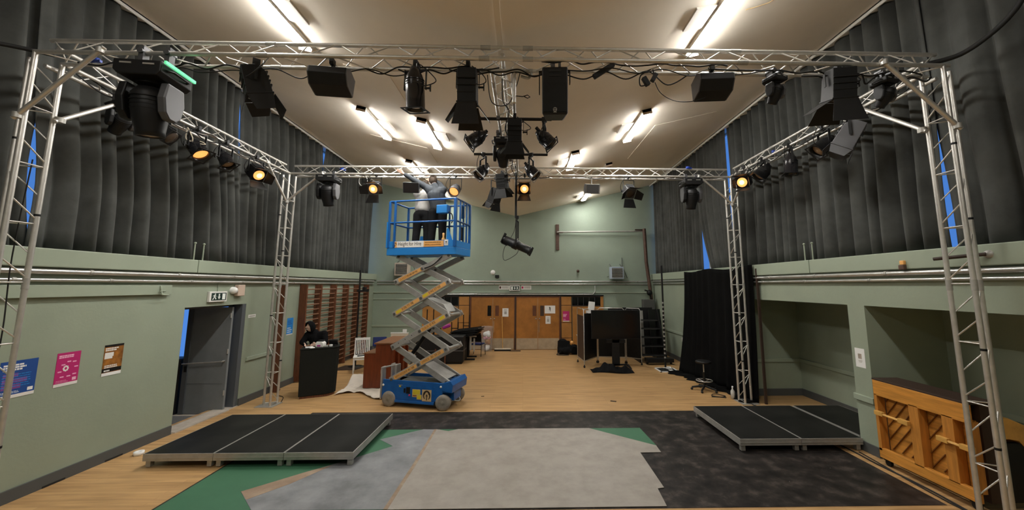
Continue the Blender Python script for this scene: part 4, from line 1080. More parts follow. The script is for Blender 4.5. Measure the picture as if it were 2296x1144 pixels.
for k, (x, y) in enumerate(((-0.64, -0.36), (0.64, -0.36), (-0.64, 0.36), (0.64, 0.36))):
    s = -1 if y < 0 else 1
    T = Matrix.Translation((x, y, 0.16)) @ Matrix.Rotation(0.22 if x > 0 else 0, 4, 'Z')
    b = MB(); b.T = T; b.lathe([(0.10, -0.055), (0.148, -0.05), (0.16, -0.03), (0.16, 0.03), (0.148, 0.05), (0.10, 0.055)], 26, 'y'); w = b.build('wheel', 'tyre', lift)
    b = MB(); b.T = T; b.lathe([(0.118, s * 0.03), (0.115, s * 0.052), (0.045, s * 0.054), (0.03, s * 0.062), (0.0, s * 0.062)], 22, 'y'); b.build('hub', 'hub', w)
b = MB(); b.box(0.42, 0.66, -0.1, 0.1, 0.14, 0.2); b.tube((0.66, -0.33, 0.16), (0.66, 0.33, 0.16), 0.025); b.build('axle', 'steel_dark', lift)
b = MB()                                               # rear step and hose guard
b.box(-0.90, -0.86, -0.33, -0.19, 0.12, 0.80); b.box(-0.90, -0.86, 0.05, 0.18, 0.12, 0.80)
b.tube((-0.88, -0.26, 0.78), (-0.60, -0.16, 0.84), 0.02); b.box(-0.60, -0.56, -0.25, -0.08, 0.5, 0.85)
b.box(-0.9, -0.8, -0.3, 0.2, 0.3, 0.34)
b.build('entry_step', 'steel', lift, bevel=0.005)
MB().box(-0.905, -0.9, -0.325, -0.195, 0.66, 0.74).build('step_label', 'paper', lift)
# stickers on the chassis
FR = frame((0, 0, 0), (1, 0, 0), (0, 0, 1))
def flat(name, x0, x1, z0, z1, m, parent, y=-0.383):
    return MB().box(x0, x1, y - 0.0015, y, z0, z1).build(name, m, parent)
st = flat('logo_sticker', 0.16, 0.375, 0.165, 0.40, 'tan', ch)
b = MB()                                               # black ring open at the foot with an upward arrow inside
ring = [(0.268 + 0.088 * math.cos(math.radians(a)), 0.287 + 0.098 * math.sin(math.radians(a))) for a in range(-58, 239, 9)]
inn = [(0.268 + 0.060 * math.cos(math.radians(a)) * (1.0 if a < 20 or a > 160 else 0.75), 0.275 + 0.078 * math.sin(math.radians(a))) for a in range(-50, 231, 9)]
n = len(ring); vs = [(p[0], -0.3852, p[1]) for p in ring] + [(p[0], -0.3852, p[1]) for p in (inn + [inn[-1]] * (n - len(inn)))]
b.add(vs, [(i, i + 1, n + i + 1, n + i) for i in range(n - 1)])
b.add([(x, -0.3855, z) for x, z in ((0.258, 0.185), (0.278, 0.185), (0.278, 0.27), (0.295, 0.262), (0.268, 0.318), (0.241, 0.262), (0.258, 0.27))], [(0, 1, 2, 6), (5, 6, 4), (6, 2, 4), (2, 3, 4)])
b.build('logo', 'ink', st)
st = flat('warning_sticker', -0.075, 0.115, 0.235, 0.395, 'tan', ch, -0.382)
flat('yellow_field', -0.06, 0.105, 0.285, 0.385, 'yellow', st, -0.3836); flat('print', -0.06, 0.03, 0.25, 0.275, 'brown_ink', st, -0.3836); flat('print', -0.05, 0.0, 0.315, 0.318, 'brown_ink', st, -0.3845)
st = flat('warning_sticker', 0.035, 0.15, 0.19, 0.29, 'tan', ch, -0.3846)
flat('yellow_field', 0.045, 0.14, 0.20, 0.28, 'yellow', st, -0.3862)
st = flat('arrow_sticker', -0.42, -0.32, 0.405, 0.465, 'tan', ch, -0.376)
flat('arrow', -0.40, -0.35, 0.42, 0.45, 'yellow', st, -0.3777); flat('print', -0.37, -0.335, 0.432, 0.44, 'ink', st, -0.378)
b = MB(); b.box(-0.28, -0.24, -0.387, -0.379, 0.31, 0.40); b.box(-0.22, -0.13, -0.392, -0.379, 0.30, 0.43); b.build('ground_controls', 'black_plastic', ch)
b = MB(); b.lathe([(0.02, -0.379), (0.02, -0.392), (0.0, -0.395)], 14, 'y', (-0.14, 0, 0.265)); b.build('stop_button', 'red', ch)
for x, z in ((0.585, 0.475), (-0.79, 0.44)):
    b = MB(); b.lathe([(0.025, -0.376), (0.025, -0.381), (0, -0.382)], 14, 'y', (x, 0, z)); b.build('reflector', 'paper', ch)
b = MB(); b.path(smooth_path([(0.7, -0.2, 0.2), (0.82, -0.1, 0.14), (0.84, 0.05, 0.12), (0.76, 0.12, 0.2)]), 0.012); b.build('hydraulic_hose', 'steel', lift)
# scissor stack
zs = (0.56, 1.25, 1.965, 2.68, 3.26); xa, xb = -0.60, 0.67
def arm(p, q, y, h=0.125, w=0.045, name='scissor_arm', m='steel'):
    d = Vector((q[0] - p[0], 0, q[1] - p[1])); L = d.length; a = math.atan2(d.z, d.x)
    T = Matrix.Translation((p[0], y, p[1])) @ Matrix.Rotation(-a, 4, 'Y')
    b = MB(); b.T = T
    b.box(-0.05, L + 0.05, -w / 2, w / 2, -h / 2, h / 2)
    o = b.build(name, m, lift, bevel=0.006)
    b = MB(); b.T = T
    for x in (0.0, L / 2, L): b.tube((x, -w / 2 - 0.014, 0), (x, w / 2 + 0.014, 0), 0.03, n=14)
    b.build('pivot_pin', 'steel_dark', o)
    return o, T, L
def arm_sticker(o, T, L, s0, s1, words, yellow=None):
    y = -0.0235
    b = MB(); b.T = T; b.box(s0, s1, y - 0.002, y, -0.04, 0.04); s = b.build('sticker', 'orange', o)
    wd = s1 - s0
    x = s0 + 0.03 + (0.14 if yellow == 'l' else 0)
    for w_, sz, m in words:
        text('lettering', w_, sz, m, s, T @ Matrix.Translation((x, y - 0.0025, -0.018)) @ FR, squash=0.72)
        x += 0.40 * sz * len(w_) + 0.035
    if yellow:
        a = s0 + 0.015 if yellow == 'l' else s1 - 0.15
        b = MB(); b.T = T; b.box(a, a + 0.13, y - 0.003, y - 0.002, -0.022, 0.036); b.build('yellow_field', 'yellow', s)
for k in range(4):
    z0, z1 = zs[k], zs[k + 1]
    for y, yi in ((-0.345, -0.285), (0.345, 0.285)):
        o, T, L = arm((xa, z0), (xb, z1), y)
        if y < 0:
            if k == 0:
                arm_sticker(o, T, L, 0.07, L / 2 - 0.05, (('NEWCASTLE', 0.06, 'brown_ink'), ('0191 401 1500', 0.06, 'ink')))
                arm_sticker(o, T, L, L / 2 + 0.06, L - 0.06, (('LIMERICK', 0.065, 'brown_ink'), ('061 330 233', 0.07, 'ink')))
            if k == 1:
                arm_sticker(o, T, L, L / 2 + 0.04, L - 0.05, (('DUBLIN', 0.07, 'brown_ink'), ('01 835', 0.075, 'ink')), 'r')
                b = MB(); b.T = T
                for x in (0.16, 0.34, 0.52): b.tube((x, -0.026, 0.01), (x, -0.0, 0.01), 0.010)
                b.build('bolt_hole', 'black', o)
            if k == 2:
                arm_sticker(o, T, L, 0.04, L / 2 - 0.05, (('01296 771 190', 0.072, 'ink'),), 'l')
                arm_sticker(o, T, L, L / 2 + 0.05, L - 0.06, (('01942 577 430', 0.072, 'ink'),), 'l')
            if k == 3:
                arm_sticker(o, T, L, 0.07, L / 2 + 0.0, (('GLASGOW', 0.065, 'brown_ink'), ('01698 309 990', 0.06, 'ink')))
        arm((xa, z1), (xb, z0), yi)
for k in range(1, 4):
    for x in (xa, xb):
        b = MB(); b.tube((x, -0.38, zs[k]), (x, 0.38, zs[k]), 0.034, n=14); b.build('cross_tube', 'steel', lift)
b = MB(); b.prism([(0.58, 0.03), (0.02, 0.30), (0.08, 0.36), (0.66, 0.09)], 0.44, 'y', -0.22); o = b.build('cross_plate', 'steel', lift); o.location = (0, 0, 0.52)
b = MB(); b.tube((-0.36, 0, 1.02), (0.08, 0, 1.62), 0.045, n=16); b.tube((-0.2, 0, 1.24), (0.2, 0, 1.78), 0.03, n=14); b.build('hydraulic_ram', 'black', lift)
b = MB(); b.prism([(0.05, 2.33), (0.50, 2.20), (0.62, 2.02), (0.5, 1.98), (0.25, 2.14)], 0.4, 'y', -0.2); b.build('upper_ram_bracket', 'steel', lift, bevel=0.01)
b = MB(); b.cbox((-0.28, -0.2, 1.0), (0.2, 0.12, 0.2), Euler((0, 0.5, 0)).to_matrix()); b.build('lower_bracket', 'steel', lift, bevel=0.01)
b = MB(); b.path(smooth_path([(0.1, -0.38, 2.98), (0.32, -0.39, 3.06), (0.52, -0.38, 3.24)]), 0.012); b.build('power_cable', 'rubber', lift)
# basket
PZ = 3.45
bk = MB().box(-0.86, 0.86, -0.40, 0.40, PZ - 0.17, PZ - 0.005).build('platform', 'blue_bright', lift, bevel=0.008)
MB().box(-0.80, 0.80, -0.35, 0.35, PZ - 0.005, PZ).build('deck_plate', 'steel_dark', bk)
b = MB()
for y in (-0.385, 0.385): b.box(-0.84, 0.84, y - 0.012, y + 0.012, PZ, PZ + 0.15)
for x in (-0.845, 0.845): b.box(x - 0.012, x + 0.012, -0.38, 0.38, PZ, PZ + 0.14)
b.build('toe_board', 'blue_bright', bk)
RZ = 4.53
def rail(pts, r=0.021, name='guard_rail', m='blue'):
    b = MB(); b.path(pts, r, 10); return b.build(name, m, lift)
for y in (-0.39, 0.39):
    rail([(-0.82, y, RZ), (0.83, y, RZ)]); rail([(-0.82, y, 4.03), (0.83, y, 4.03)])
for x in (-0.82, 0.83):
    rail([(x, -0.39, RZ), (x, 0.39, RZ)]); rail([(x, -0.39, 4.03), (x, 0.39, 4.03)])
for x, y, r in ((-0.82, -0.39, 0.024), (-0.68, -0.39, 0.022), (0.82, -0.39, 0.032), (-0.82, 0.39, 0.024), (0.83, 0.39, 0.026), (-0.2, 0.39, 0.02), (0.3, 0.39, 0.02)):
    b = MB(); b.cbox((x, y, (PZ + RZ) / 2), (r * 2, r * 2, RZ - PZ)); b.build('guard_post', 'blue', lift, bevel=0.004)
MB().box(-0.88, -0.80, -0.41, -0.37, PZ, 4.05).build('corner_plate', 'blue_bright', lift)
for y in (-0.16, 0.02, 0.2):
    b = MB(); b.cbox((0.83, y, (PZ + RZ) / 2), (0.03, 0.03, RZ - PZ)); b.build('gate_bar', 'blue', lift)
MB().cbox((0.815, -0.06, 4.28), (0.02, 0.16, 0.3)).build('gate_panel', 'blue', lift)
MB().cbox((0.81, -0.05, 3.78), (0.04, 0.1, 0.3)).build('document_tube', 'black_plastic', lift, bevel=0.01)
b = MB()
b.prism([(0.60, PZ), (0.76, PZ), (0.76, PZ + 0.1), (0.64, PZ + 0.42), (0.60, PZ + 0.42)], 0.02, 'y', -0.36)
b.prism([(-0.5, PZ), (-0.36, PZ), (-0.36, PZ + 0.35), (-0.44, PZ + 0.35)], 0.02, 'y', 0.33)
b.build('gusset', 'blue_bright', lift)
for k in range(2): MB().box(0.834, 0.838, 0.22 - k * 0.2, 0.30 - k * 0.2, PZ + 0.02 + k * 0.7, PZ + 0.12 + k * 0.82).build('label', 'paper', lift)
cb = MB().cbox((0.52, -0.40, 4.29), (0.26, 0.14, 0.19)).build('control_box', 'blue_bright', lift, bevel=0.012)
b = MB(); b.path(smooth_path([(0.6, -0.38, 4.25), (0.72, -0.38, 4.18), (0.74, -0.36, 4.05), (0.70, -0.34, 3.98)]), 0.012); b.build('control_lead', 'rubber', cb)
b = MB(); b.lathe([(0.0, 0.0), (0.045, 0.0), (0.04, 0.05), (0.02, 0.09), (0.025, 0.18), (0, 0.19)], 12, 'z', (0.52, -0.34, PZ + 0.13)); b.build('warning_beacon', 'orange', lift)
# hire banner on the near toe board
bn = MB().box(-0.70, 0.07, -0.401, -0.3975, PZ + 0.005, PZ + 0.145).build('banner_sign', 'paper', lift)
text('lettering', 'Height for Hire', 0.125, 'ink', bn, Matrix.Translation((-0.575, -0.402, PZ + 0.045)) @ FR, squash=0.75)
b = MB(); b.box(-0.69, -0.60, -0.4022, -0.401, PZ + 0.01, PZ + 0.14); lo = b.build('logo_field', 'orange', bn)
b = MB()
for i in range(12):
    a0, a1 = math.radians(-20 + i * 18.3), math.radians(-20 + (i + 1) * 18.3)
    P = lambda a, r: (-0.645 + r * math.cos(a) * 0.85, -0.4028, PZ + 0.07 + r * 1.25 * math.sin(a))
    b.add([P(a0, 0.042), P(a1, 0.042), P(a1, 0.027), P(a0, 0.027)], [(0, 1, 2, 3)])
b.box(-0.653, -0.637, -0.4028, -0.4022, PZ + 0.02, PZ + 0.075)
b.build('logo', 'ink', lo)
b = MB(); b.box(0.07, 0.56, -0.4015, -0.3975, PZ + 0.01, PZ + 0.14); o = b.build('web_sign', 'orange', lift)
b = MB()
rx = random.Random(3)
for z, L_ in ((PZ + 0.092, 0.36), (PZ + 0.04, 0.40)):
    x = 0.10
    while x < 0.10 + L_:
        w_ = rx.uniform(0.012, 0.03); b.box(x, x + w_, -0.4024, -0.4015, z, z + rx.uniform(0.016, 0.026)); x += w_ + 0.006
b.build('small_print', 'brown_ink', o)
o = MB().box(0.575, 0.665, -0.4015, -0.3975, PZ + 0.03, PZ + 0.16).build('notice', 'paper', lift)
b = MB(); b.box(0.60, 0.64, -0.4024, -0.4015, PZ + 0.09, PZ + 0.12); b.box(0.59, 0.65, -0.4024, -0.4015, PZ + 0.06, PZ + 0.07); b.build('small_print', 'grey_metal', o)

# ================================================================== PEOPLE
def hand(b, w, d, up, side, r=0.0085, curl=0.5):
    """palm at wrist w pointing along d, five fingers, thumb on the given side"""
    w = Vector(w); d = Vector(d).normalized(); up = Vector(up); up = (up - d * up.dot(d)).normalized(); sd = d.cross(up) * side
    for k in range(4):
        o = (k - 1.5) * 0.02
        b.limb(w + sd * o * 0.6, w + d * 0.085 + sd * o, 0.016, 0.011, 8)
        L = (0.066, 0.08, 0.074, 0.056)[k]
        p = w + d * 0.085 + sd * o
        q = p + d * L * 0.5 - up * L * 0.1 * curl; e = q + d * L * 0.45 - up * L * 0.55 * curl
        b.limb(p, q, r * 1.05, r, 8); b.limb(q, e, r, r * 0.85, 8)
    p = w + d * 0.03 - sd * 0.03; q = p - sd * 0.03 + d * 0.035; e = q + d * 0.035 - up * 0.012
    b.limb(w + d * 0.015, p, 0.016, 0.013, 8); b.limb(p, q, 0.012, 0.0105, 8); b.limb(q, e, 0.010, 0.009, 8)
def person(label, J, top_m, group=None, hood=False, facing=(0, 1, 0), hair=True, hair_m='hair', top_hem=0.0):
    root = thing('person', label, 'person', J['base'], 0, None)
    o = Vector(J['base'])
    J = {k: Vector(v) - o for k, v in J.items() if k != 'base'}
    f = Vector(facing).normalized(); sd = f.cross(Vector((0, 0, 1))).normalized()
    up = (J['head'] - J['neck']).normalized()
    # body: one continuous skin surface
    b = MB()
    h = J['head']
    b.ball(h, 0.1, 18, (0.78, 0.9, 1.16)); b.ball(h + f * 0.025 - up * 0.055, 0.066, 14, (0.85, 0.95, 1.0))
    b.limb(h - up * 0.06, J['neck'], 0.052, 0.058)
    b.limb(h + f * 0.088 + up * 0.0, h + f * 0.108 - up * 0.03, 0.009, 0.014, 8)      # nose
    b.limb(h + f * 0.086 - up * 0.062 - sd * 0.02, h + f * 0.086 - up * 0.062 + sd * 0.02, 0.008, 0.008, 8)   # lips
    b.limb(h + f * 0.07 + up * 0.022 - sd * 0.035, h + f * 0.07 + up * 0.022 + sd * 0.035, 0.02, 0.02, 8)     # brow
    for s in (-1, 1): b.ball(h + sd * s * 0.08, 0.028, 10, (0.5, 0.8, 1.2))           # ears
    b.limb(J['neck'], J['chest'], 0.06, 0.13); b.limb(J['chest'], J['pelvis'], 0.125, 0.13)
    for s in ('L', 'R'):
        b.limb(J['chest'] + (J['sh' + s] - J['chest']) * 0.5, J['sh' + s], 0.08, 0.055)
        b.limb(J['sh' + s], J['el' + s], 0.05, 0.038); b.limb(J['el' + s], J['wr' + s], 0.038, 0.026)
        fd = J.get('hd' + s, J['wr' + s] + (J['wr' + s] - J['el' + s]).normalized()) - J['wr' + s]
        hand(b, J['wr' + s], fd, J.get('hu' + s, Vector((0, 0, 1)) + o) + o * 0 - (o if 'hu' + s in J and False else Vector()), 1 if s == 'L' else -1)
        b.limb(J['hip' + s], J['kn' + s], 0.08, 0.052); b.limb(J['kn' + s], J['an' + s], 0.05, 0.038)
        b.limb(J['pelvis'], J['hip' + s], 0.11, 0.085)
    body = b.build('body', 'skin', root, remesh=0.0085)
    b = MB()
    for s in (-1, 1): b.ball(h + f * 0.083 + sd * s * 0.032 + up * 0.004, 0.011, 10)
    b.build('eyes', 'ink', body)
    # trousers
    b = MB()
    b.limb(J['pelvis'] + Vector((0, 0, 0.08)), J['pelvis'] - Vector((0, 0, 0.03)), 0.125, 0.14)
    for s in ('L', 'R'):
        b.limb(J['pelvis'], J['hip' + s], 0.14, 0.122); b.limb(J['hip' + s], J['kn' + s], 0.122, 0.094); b.limb(J['kn' + s], J['an' + s] + Vector((0, 0, -0.03)), 0.094, 0.08)
    b.build('trousers', 'trousers', root, remesh=0.014)
    # shoes
    for s in ('L', 'R'):
        a = J['an' + s]; g = Vector((a.x, a.y, 0.0))
        b = MB(); b.limb(g + Vector((0, 0, 0.045)) - f * 0.05, g + Vector((0, 0, 0.04)) + f * 0.13, 0.045, 0.038, 12); b.limb(g + Vector((0, 0, 0.045)), a, 0.045, 0.045, 12)
        b.build('shoe', 'rubber', root, remesh=0.01)
    # top
    b = MB()
    b.limb(J['neck'] - up * 0.03, J['chest'], 0.09, 0.165); b.limb(J['chest'], J['pelvis'] + Vector((0, 0, top_hem)), 0.165, 0.155)
    for q in (-1, 1): b.limb(J['chest'] + sd * q * 0.075, J['pelvis'] + sd * q * 0.05 + Vector((0, 0, top_hem)), 0.135, 0.135)
    for s in ('L', 'R'):
        b.limb(J['chest'] + (J['sh' + s] - J['chest']) * 0.55, J['sh' + s], 0.13, 0.092)
        b.limb(J['sh' + s], J['el' + s], 0.084, 0.064); b.limb(J['el' + s], J['el' + s] + (J['wr' + s] - J['el' + s]) * 0.78, 0.064, 0.05)
    if hood:
        b.ball(h - f * 0.03 + up * 0.02, 0.125, 18, (0.92, 0.95, 1.2)); b.limb(h - f * 0.06 - up * 0.06, J['neck'] - f * 0.04, 0.1, 0.11)
    t = b.build('hoodie' if hood else 'jacket', top_m, root, remesh=0.012)
    if hood:                                            # cut the face opening: pull the hood back from the face
        t.modifiers.clear()
        b2 = MB()
        b2.limb(J['neck'] - up * 0.05, J['chest'], 0.10, 0.175); b2.limb(J['chest'], J['pelvis'] + Vector((0, 0, top_hem)), 0.175, 0.16)
        for s in ('L', 'R'):
            b2.limb(J['chest'] + (J['sh' + s] - J['chest']) * 0.55, J['sh' + s], 0.125, 0.095)
            b2.limb(J['sh' + s], J['el' + s], 0.088, 0.07); b2.limb(J['el' + s], J['el' + s] + (J['wr' + s] - J['el' + s]) * 0.93, 0.07, 0.05)
        bpy.data.objects.remove(t)
        t = b2.build('hoodie', top_m, root, remesh=0.012)
        b3 = MB()
        Tm = frame(h, sd, f)
        b3.T = Tm
        def hf(u, v):
            a = 2 * PI * u; ph = 0.35 * PI * 1.9 * v
            r = 0.118
            y = -math.cos(ph) * r; rad = math.sin(ph) * r
            return (rad * math.cos(a) * 0.86, y + 0.0, rad * math.sin(a) * 1.22 - (0.03 if math.sin(a) < 0 else 0) * v)
        b3.grid(hf, 28, 12)
        b3.build('hood', top_m, root, solid=0.014)
    if hair and not hood:
        b = MB(); b.T = frame(h, sd, f)
        def gf(u, v):
            a = 2 * PI * u; ph = PI * 0.62 * v
            r = 0.108 + 0.004 * math.sin(u * 60) * math.sin(v * 9)
            ax = Vector((0, -0.62, 0.78))
            e1 = Vector((1, 0, 0)); e2 = ax.cross(e1)
            p = ax * math.cos(ph) * r + (e1 * math.cos(a) + e2 * math.sin(a)) * math.sin(ph) * r
            return (p.x * 0.84, p.y * 0.95, p.z * 1.14)
        b.grid(gf, 36, 14)
        b.build('hair', hair_m, root, solid=0.01)
    return root
person('person in a slate grey jacket and black trousers reaching up from the lift basket', dict(
    base=(-2.03, 8.86, PZ), head=(-2.15, 8.90, 5.085), neck=(-2.11, 8.87, 4.95), chest=(-2.05, 8.85, 4.70), pelvis=(-1.99, 8.86, 4.38),
    shL=(-2.27, 8.86, 4.88), elL=(-2.55, 8.80, 5.04), wrL=(-2.82, 8.76, 5.20),
    shR=(-1.90, 8.88, 4.84), elR=(-2.02, 9.06, 5.02), wrR=(-2.22, 9.10, 5.16),
    hipL=(-2.10, 8.86, 4.30), knL=(-2.12, 8.87, 3.93), anL=(-2.14, 8.85, PZ + 0.09), hipR=(-1.90, 8.86, 4.30), knR=(-1.89, 8.87, 3.93), anR=(-1.88, 8.85, PZ + 0.09)), 'jacket', facing=(-0.25, 0.95, 0.1), top_hem=0.02)
person('person in a pale grey top and black trousers, face hidden behind a flood light', dict(
    base=(-2.42, 9.10, PZ), head=(-2.42, 9.20, 5.03), neck=(-2.40, 9.16, 4.88), chest=(-2.39, 9.12, 4.65), pelvis=(-2.43, 9.10, 4.34),
    shL=(-2.58, 9.13, 4.80), elL=(-2.66, 9.24, 4.98), wrL=(-2.62, 9.20, 5.16), shR=(-2.22, 9.14, 4.80), elR=(-2.2, 9.3, 4.95), wrR=(-2.32, 9.26, 5.16),
    hipL=(-2.52, 9.10, 4.26), knL=(-2.55, 9.12, 3.90), anL=(-2.57, 9.09, PZ + 0.09), hipR=(-2.33, 9.10, 4.26), knR=(-2.30, 9.11, 3.90), anR=(-2.29, 9.08, PZ + 0.09)), 'tee', facing=(0, 1, 0.1), top_hem=0.10)
person('person in a black hoodie, hood up, leaning over the black counter', dict(
    base=(-5.25, 10.10, 0), head=(-5.33, 9.94, 1.57), neck=(-5.27, 10.00, 1.45), chest=(-5.21, 10.05, 1.27), pelvis=(-5.17, 10.14, 0.95),
    shL=(-5.02, 10.03, 1.38), elL=(-4.93, 9.95, 1.20), wrL=(-5.02, 9.72, 1.175), shR=(-5.40, 10.0, 1.36), elR=(-5.47, 9.90, 1.20), wrR=(-5.30, 9.72, 1.17),
    hdL=(-5.12, 9.60, 1.17), hdR=(-5.22, 9.60, 1.165),
    hipL=(-5.07, 10.14, 0.88), knL=(-5.06, 10.12, 0.48), anL=(-5.06, 10.16, 0.09), hipR=(-5.27, 10.14, 0.88), knR=(-5.28, 10.12, 0.48), anR=(-5.28, 10.16, 0.09)), 'hoodie', hood=True, facing=(-0.42, -0.80, -0.30), top_hem=0.0)
for n_ in ('person',): pass

# ================================================================== LEFT SIDE FURNITURE
t = thing('counter', 'tall charcoal counter with a rounded corner, someone hooded leaning on it', 'counter', (-4.95, 9.72, 0))
def pl(pts): return [(x + 4.95, y - 9.72) for x, y in pts]
outline = pl([(-5.16, 9.30), (-4.70, 9.53), (-4.60, 9.61), (-4.545, 9.72), (-4.54, 9.84), (-4.66, 10.10), (-5.32, 9.72)])
b = MB(); n = len(outline)
for z, k in ((0.05, 0.97), (1.05, 1.03), (1.09, 1.05)):
    pass
lo_ = [(x * 0.97, y * 0.97, 0.05) for x, y in outline]; hi_ = [(x * 1.04, y * 1.04, 1.10) for x, y in outline]
b.add(lo_ + hi_, [tuple(range(n))[::-1], tuple(range(n, 2 * n))] + [(i, (i + 1) % n, n + (i + 1) % n, n + i) for i in range(n)])
b.build('body', 'pvc_grey', t, bevel=0.015)
MB().prism([(x * 1.06, y * 1.06) for x, y in outline], 0.03, 'z', 1.10).build('worktop', 'pvc_grey', t, bevel=0.008)
MB().prism([(x * 0.9, y * 0.9) for x, y in outline], 0.05, 'z', 0.0).build('plinth', 'dark_wood', t)
CZ = 1.131
t = thing('desk_machine', 'small white machine with a magenta light on the counter', 'machine', (-4.87, 9.62, CZ))
b = MB(); b.prism([(-0.09, 0), (0.09, 0), (0.09, 0.09), (0.05, 0.13), (-0.07, 0.13), (-0.09, 0.1)], 0.16, 'y', -0.08); b.build('case', 'white', t, bevel=0.01)
MB().box(-0.05, 0.03, -0.084, -0.08, 0.02, 0.055).build('light', 'purple', t); MB().box(-0.06, 0.06, -0.06, 0.08, 0.13, 0.16).build('lid', 'black_plastic', t, bevel=0.01)
t = thing('desk_lamp', 'low black angled device behind the white machine', 'machine', (-4.66, 9.78, CZ))
b = MB(); b.box(-0.09, 0.09, -0.06, 0.06, 0, 0.03); b.cbox((0, 0.02, 0.09), (0.2, 0.05, 0.13), Euler((0.4, 0, 0)).to_matrix()); b.build('case', 'black_plastic', t, bevel=0.008)
tag(MB().cbox((-5.08, 9.50, CZ + 0.012), (0.16, 0.10, 0.022), Euler((0, 0, 0.5)).to_matrix()).build('notebook', 'paper'), 'white pad at the left end of the counter', 'notebook')
b = MB(); b.lathe([(0.055, 0), (0.06, 0.012), (0.045, 0.02), (0.04, 0.01)], 18, 'z', (-4.98, 9.44, CZ)); tag(b.build('tape_roll', 'paper'), 'pale roll of tape at the front edge of the counter', 'tape')
tag(MB().cbox((-4.76, 9.60, CZ + 0.02), (0.14, 0.08, 0.035), Euler((0, 0, 0.4)).to_matrix()).build('switch_box', 'alu_dull', bevel=0.006), 'flat grey box to the right on the counter', 'box')
tag(MB().cbox((-4.66, 9.68, CZ + 0.025), (0.06, 0.05, 0.05)).build('plug_box', 'paper', bevel=0.006), 'small pale cube at the right corner of the counter', 'box')

t = thing('wall_bars', 'wooden gymnastic wall bars, six dark uprights along the left wall', 'wall bars', (XL, 10.92, 0))
yu = [0, 0.78, 1.68, 2.55, 3.4, 4.28]
for y in yu: MB().box(0.0, 0.20, y - 0.03, y + 0.03, 0.02, 2.62).build('upright', 'dark_wood', t, bevel=0.005)
for k in range(5):
    for z in range(17):
        b = MB(); zz = 0.2 + z * 0.143; b.tube((0.15 if z < 16 else 0.18, yu[k] + 0.028, zz), (0.15 if z < 16 else 0.18, yu[k + 1] - 0.028, zz), 0.017, n=8, caps=False); b.build('rung', 'bar_wood', t)
t = thing('wall_bar_post', 'lone dark brown wall bar upright behind the far left tower', 'post', (XL, 9.95, 0))
MB().box(0.0, 0.22, -0.03, 0.03, 0.0, 2.6).build('upright', 'dark_wood', t, bevel=0.006)
for k in range(16):
    b = MB(); b.tube((0.17, 0.03, 0.25 + k * 0.145), (0.17, 0.055, 0.25 + k * 0.145), 0.016); b.build('rung_stub', 'bar_wood', t)

t = thing('upright_piano', 'red brown upright piano behind the raised lift', 'piano', (-3.68, 10.9, 0))
PL = 0.68
for y in (-PL, PL - 0.04):
    b = MB(); b.prism([(-0.38, 0.02), (0.30, 0.02), (0.30, 1.10), (-0.10, 1.10), (-0.10, 0.88), (-0.38, 0.86)], 0.04, 'y', y); b.build('side_panel', 'piano_brown', t, bevel=0.006)
MB().box(-0.09, 0.27, -PL + 0.04, PL - 0.04, 0.1, 1.09).build('case', 'piano_brown', t)
MB().box(-0.37, -0.09, -PL + 0.04, PL - 0.04, 0.62, 0.86).build('keyboard_cover', 'piano_brown', t, bevel=0.01)
MB().box(-0.14, 0.34, -PL - 0.02, PL + 0.02, 1.10, 1.135).build('lid', 'piano_top', t, bevel=0.006)
MB().box(-0.40, -0.09, -PL - 0.01, PL + 0.01, 0.865, 0.885).build('fallboard', 'piano_top', t, bevel=0.006)
b = MB()
for k in range(4): b.box(0.27, 0.34, -PL + 0.02 + k * 0.43, -PL + 0.08 + k * 0.43, 0.06, 1.06)
b.box(0.27, 0.345, -PL, PL, 0.96, 1.09); b.box(0.27, 0.345, -PL, PL, 0.03, 0.16)
b.build('back_post', 'piano_brown', t, bevel=0.005)
b = MB()
def cl_fn(u, v):
    x = -4.49 + 1.29 * u; y = 9.64 + 1.9 * v + 0.25 * math.sin(u * 5) * (1 - v) - 0.14 * u * (1 - v)
    x -= 0.35 * max(0.0, v - 0.35) * (1 - u) * 1.1
    z = 0.006 + 0.035 * abs(math.sin(x * 4.3 + y * 3.1 + 1.3 * math.sin(y * 4 + x * 2))) * (0.4 + 0.6 * abs(math.sin(y * 3.1))) + 0.022 * math.sin(x * 11 + y * 7 + 2 * math.sin(y * 5)) ** 2 + 0.008 * math.sin(x * 27 - y * 13)**2
    z += 0.16 * math.exp(-((x + 4.55) / 0.22) ** 2 - ((y - 10.9) / 0.45) ** 2)
    if -4.1 < x < -3.3 and y > 10.15: z = 0.004
    return (x, y, z)
b.grid(cl_fn, 60, 60)
tag(b.build('dust_sheet', 'dust_sheet', solid=0.003), 'crumpled cream dust sheet spread under the red brown piano', 'sheet')

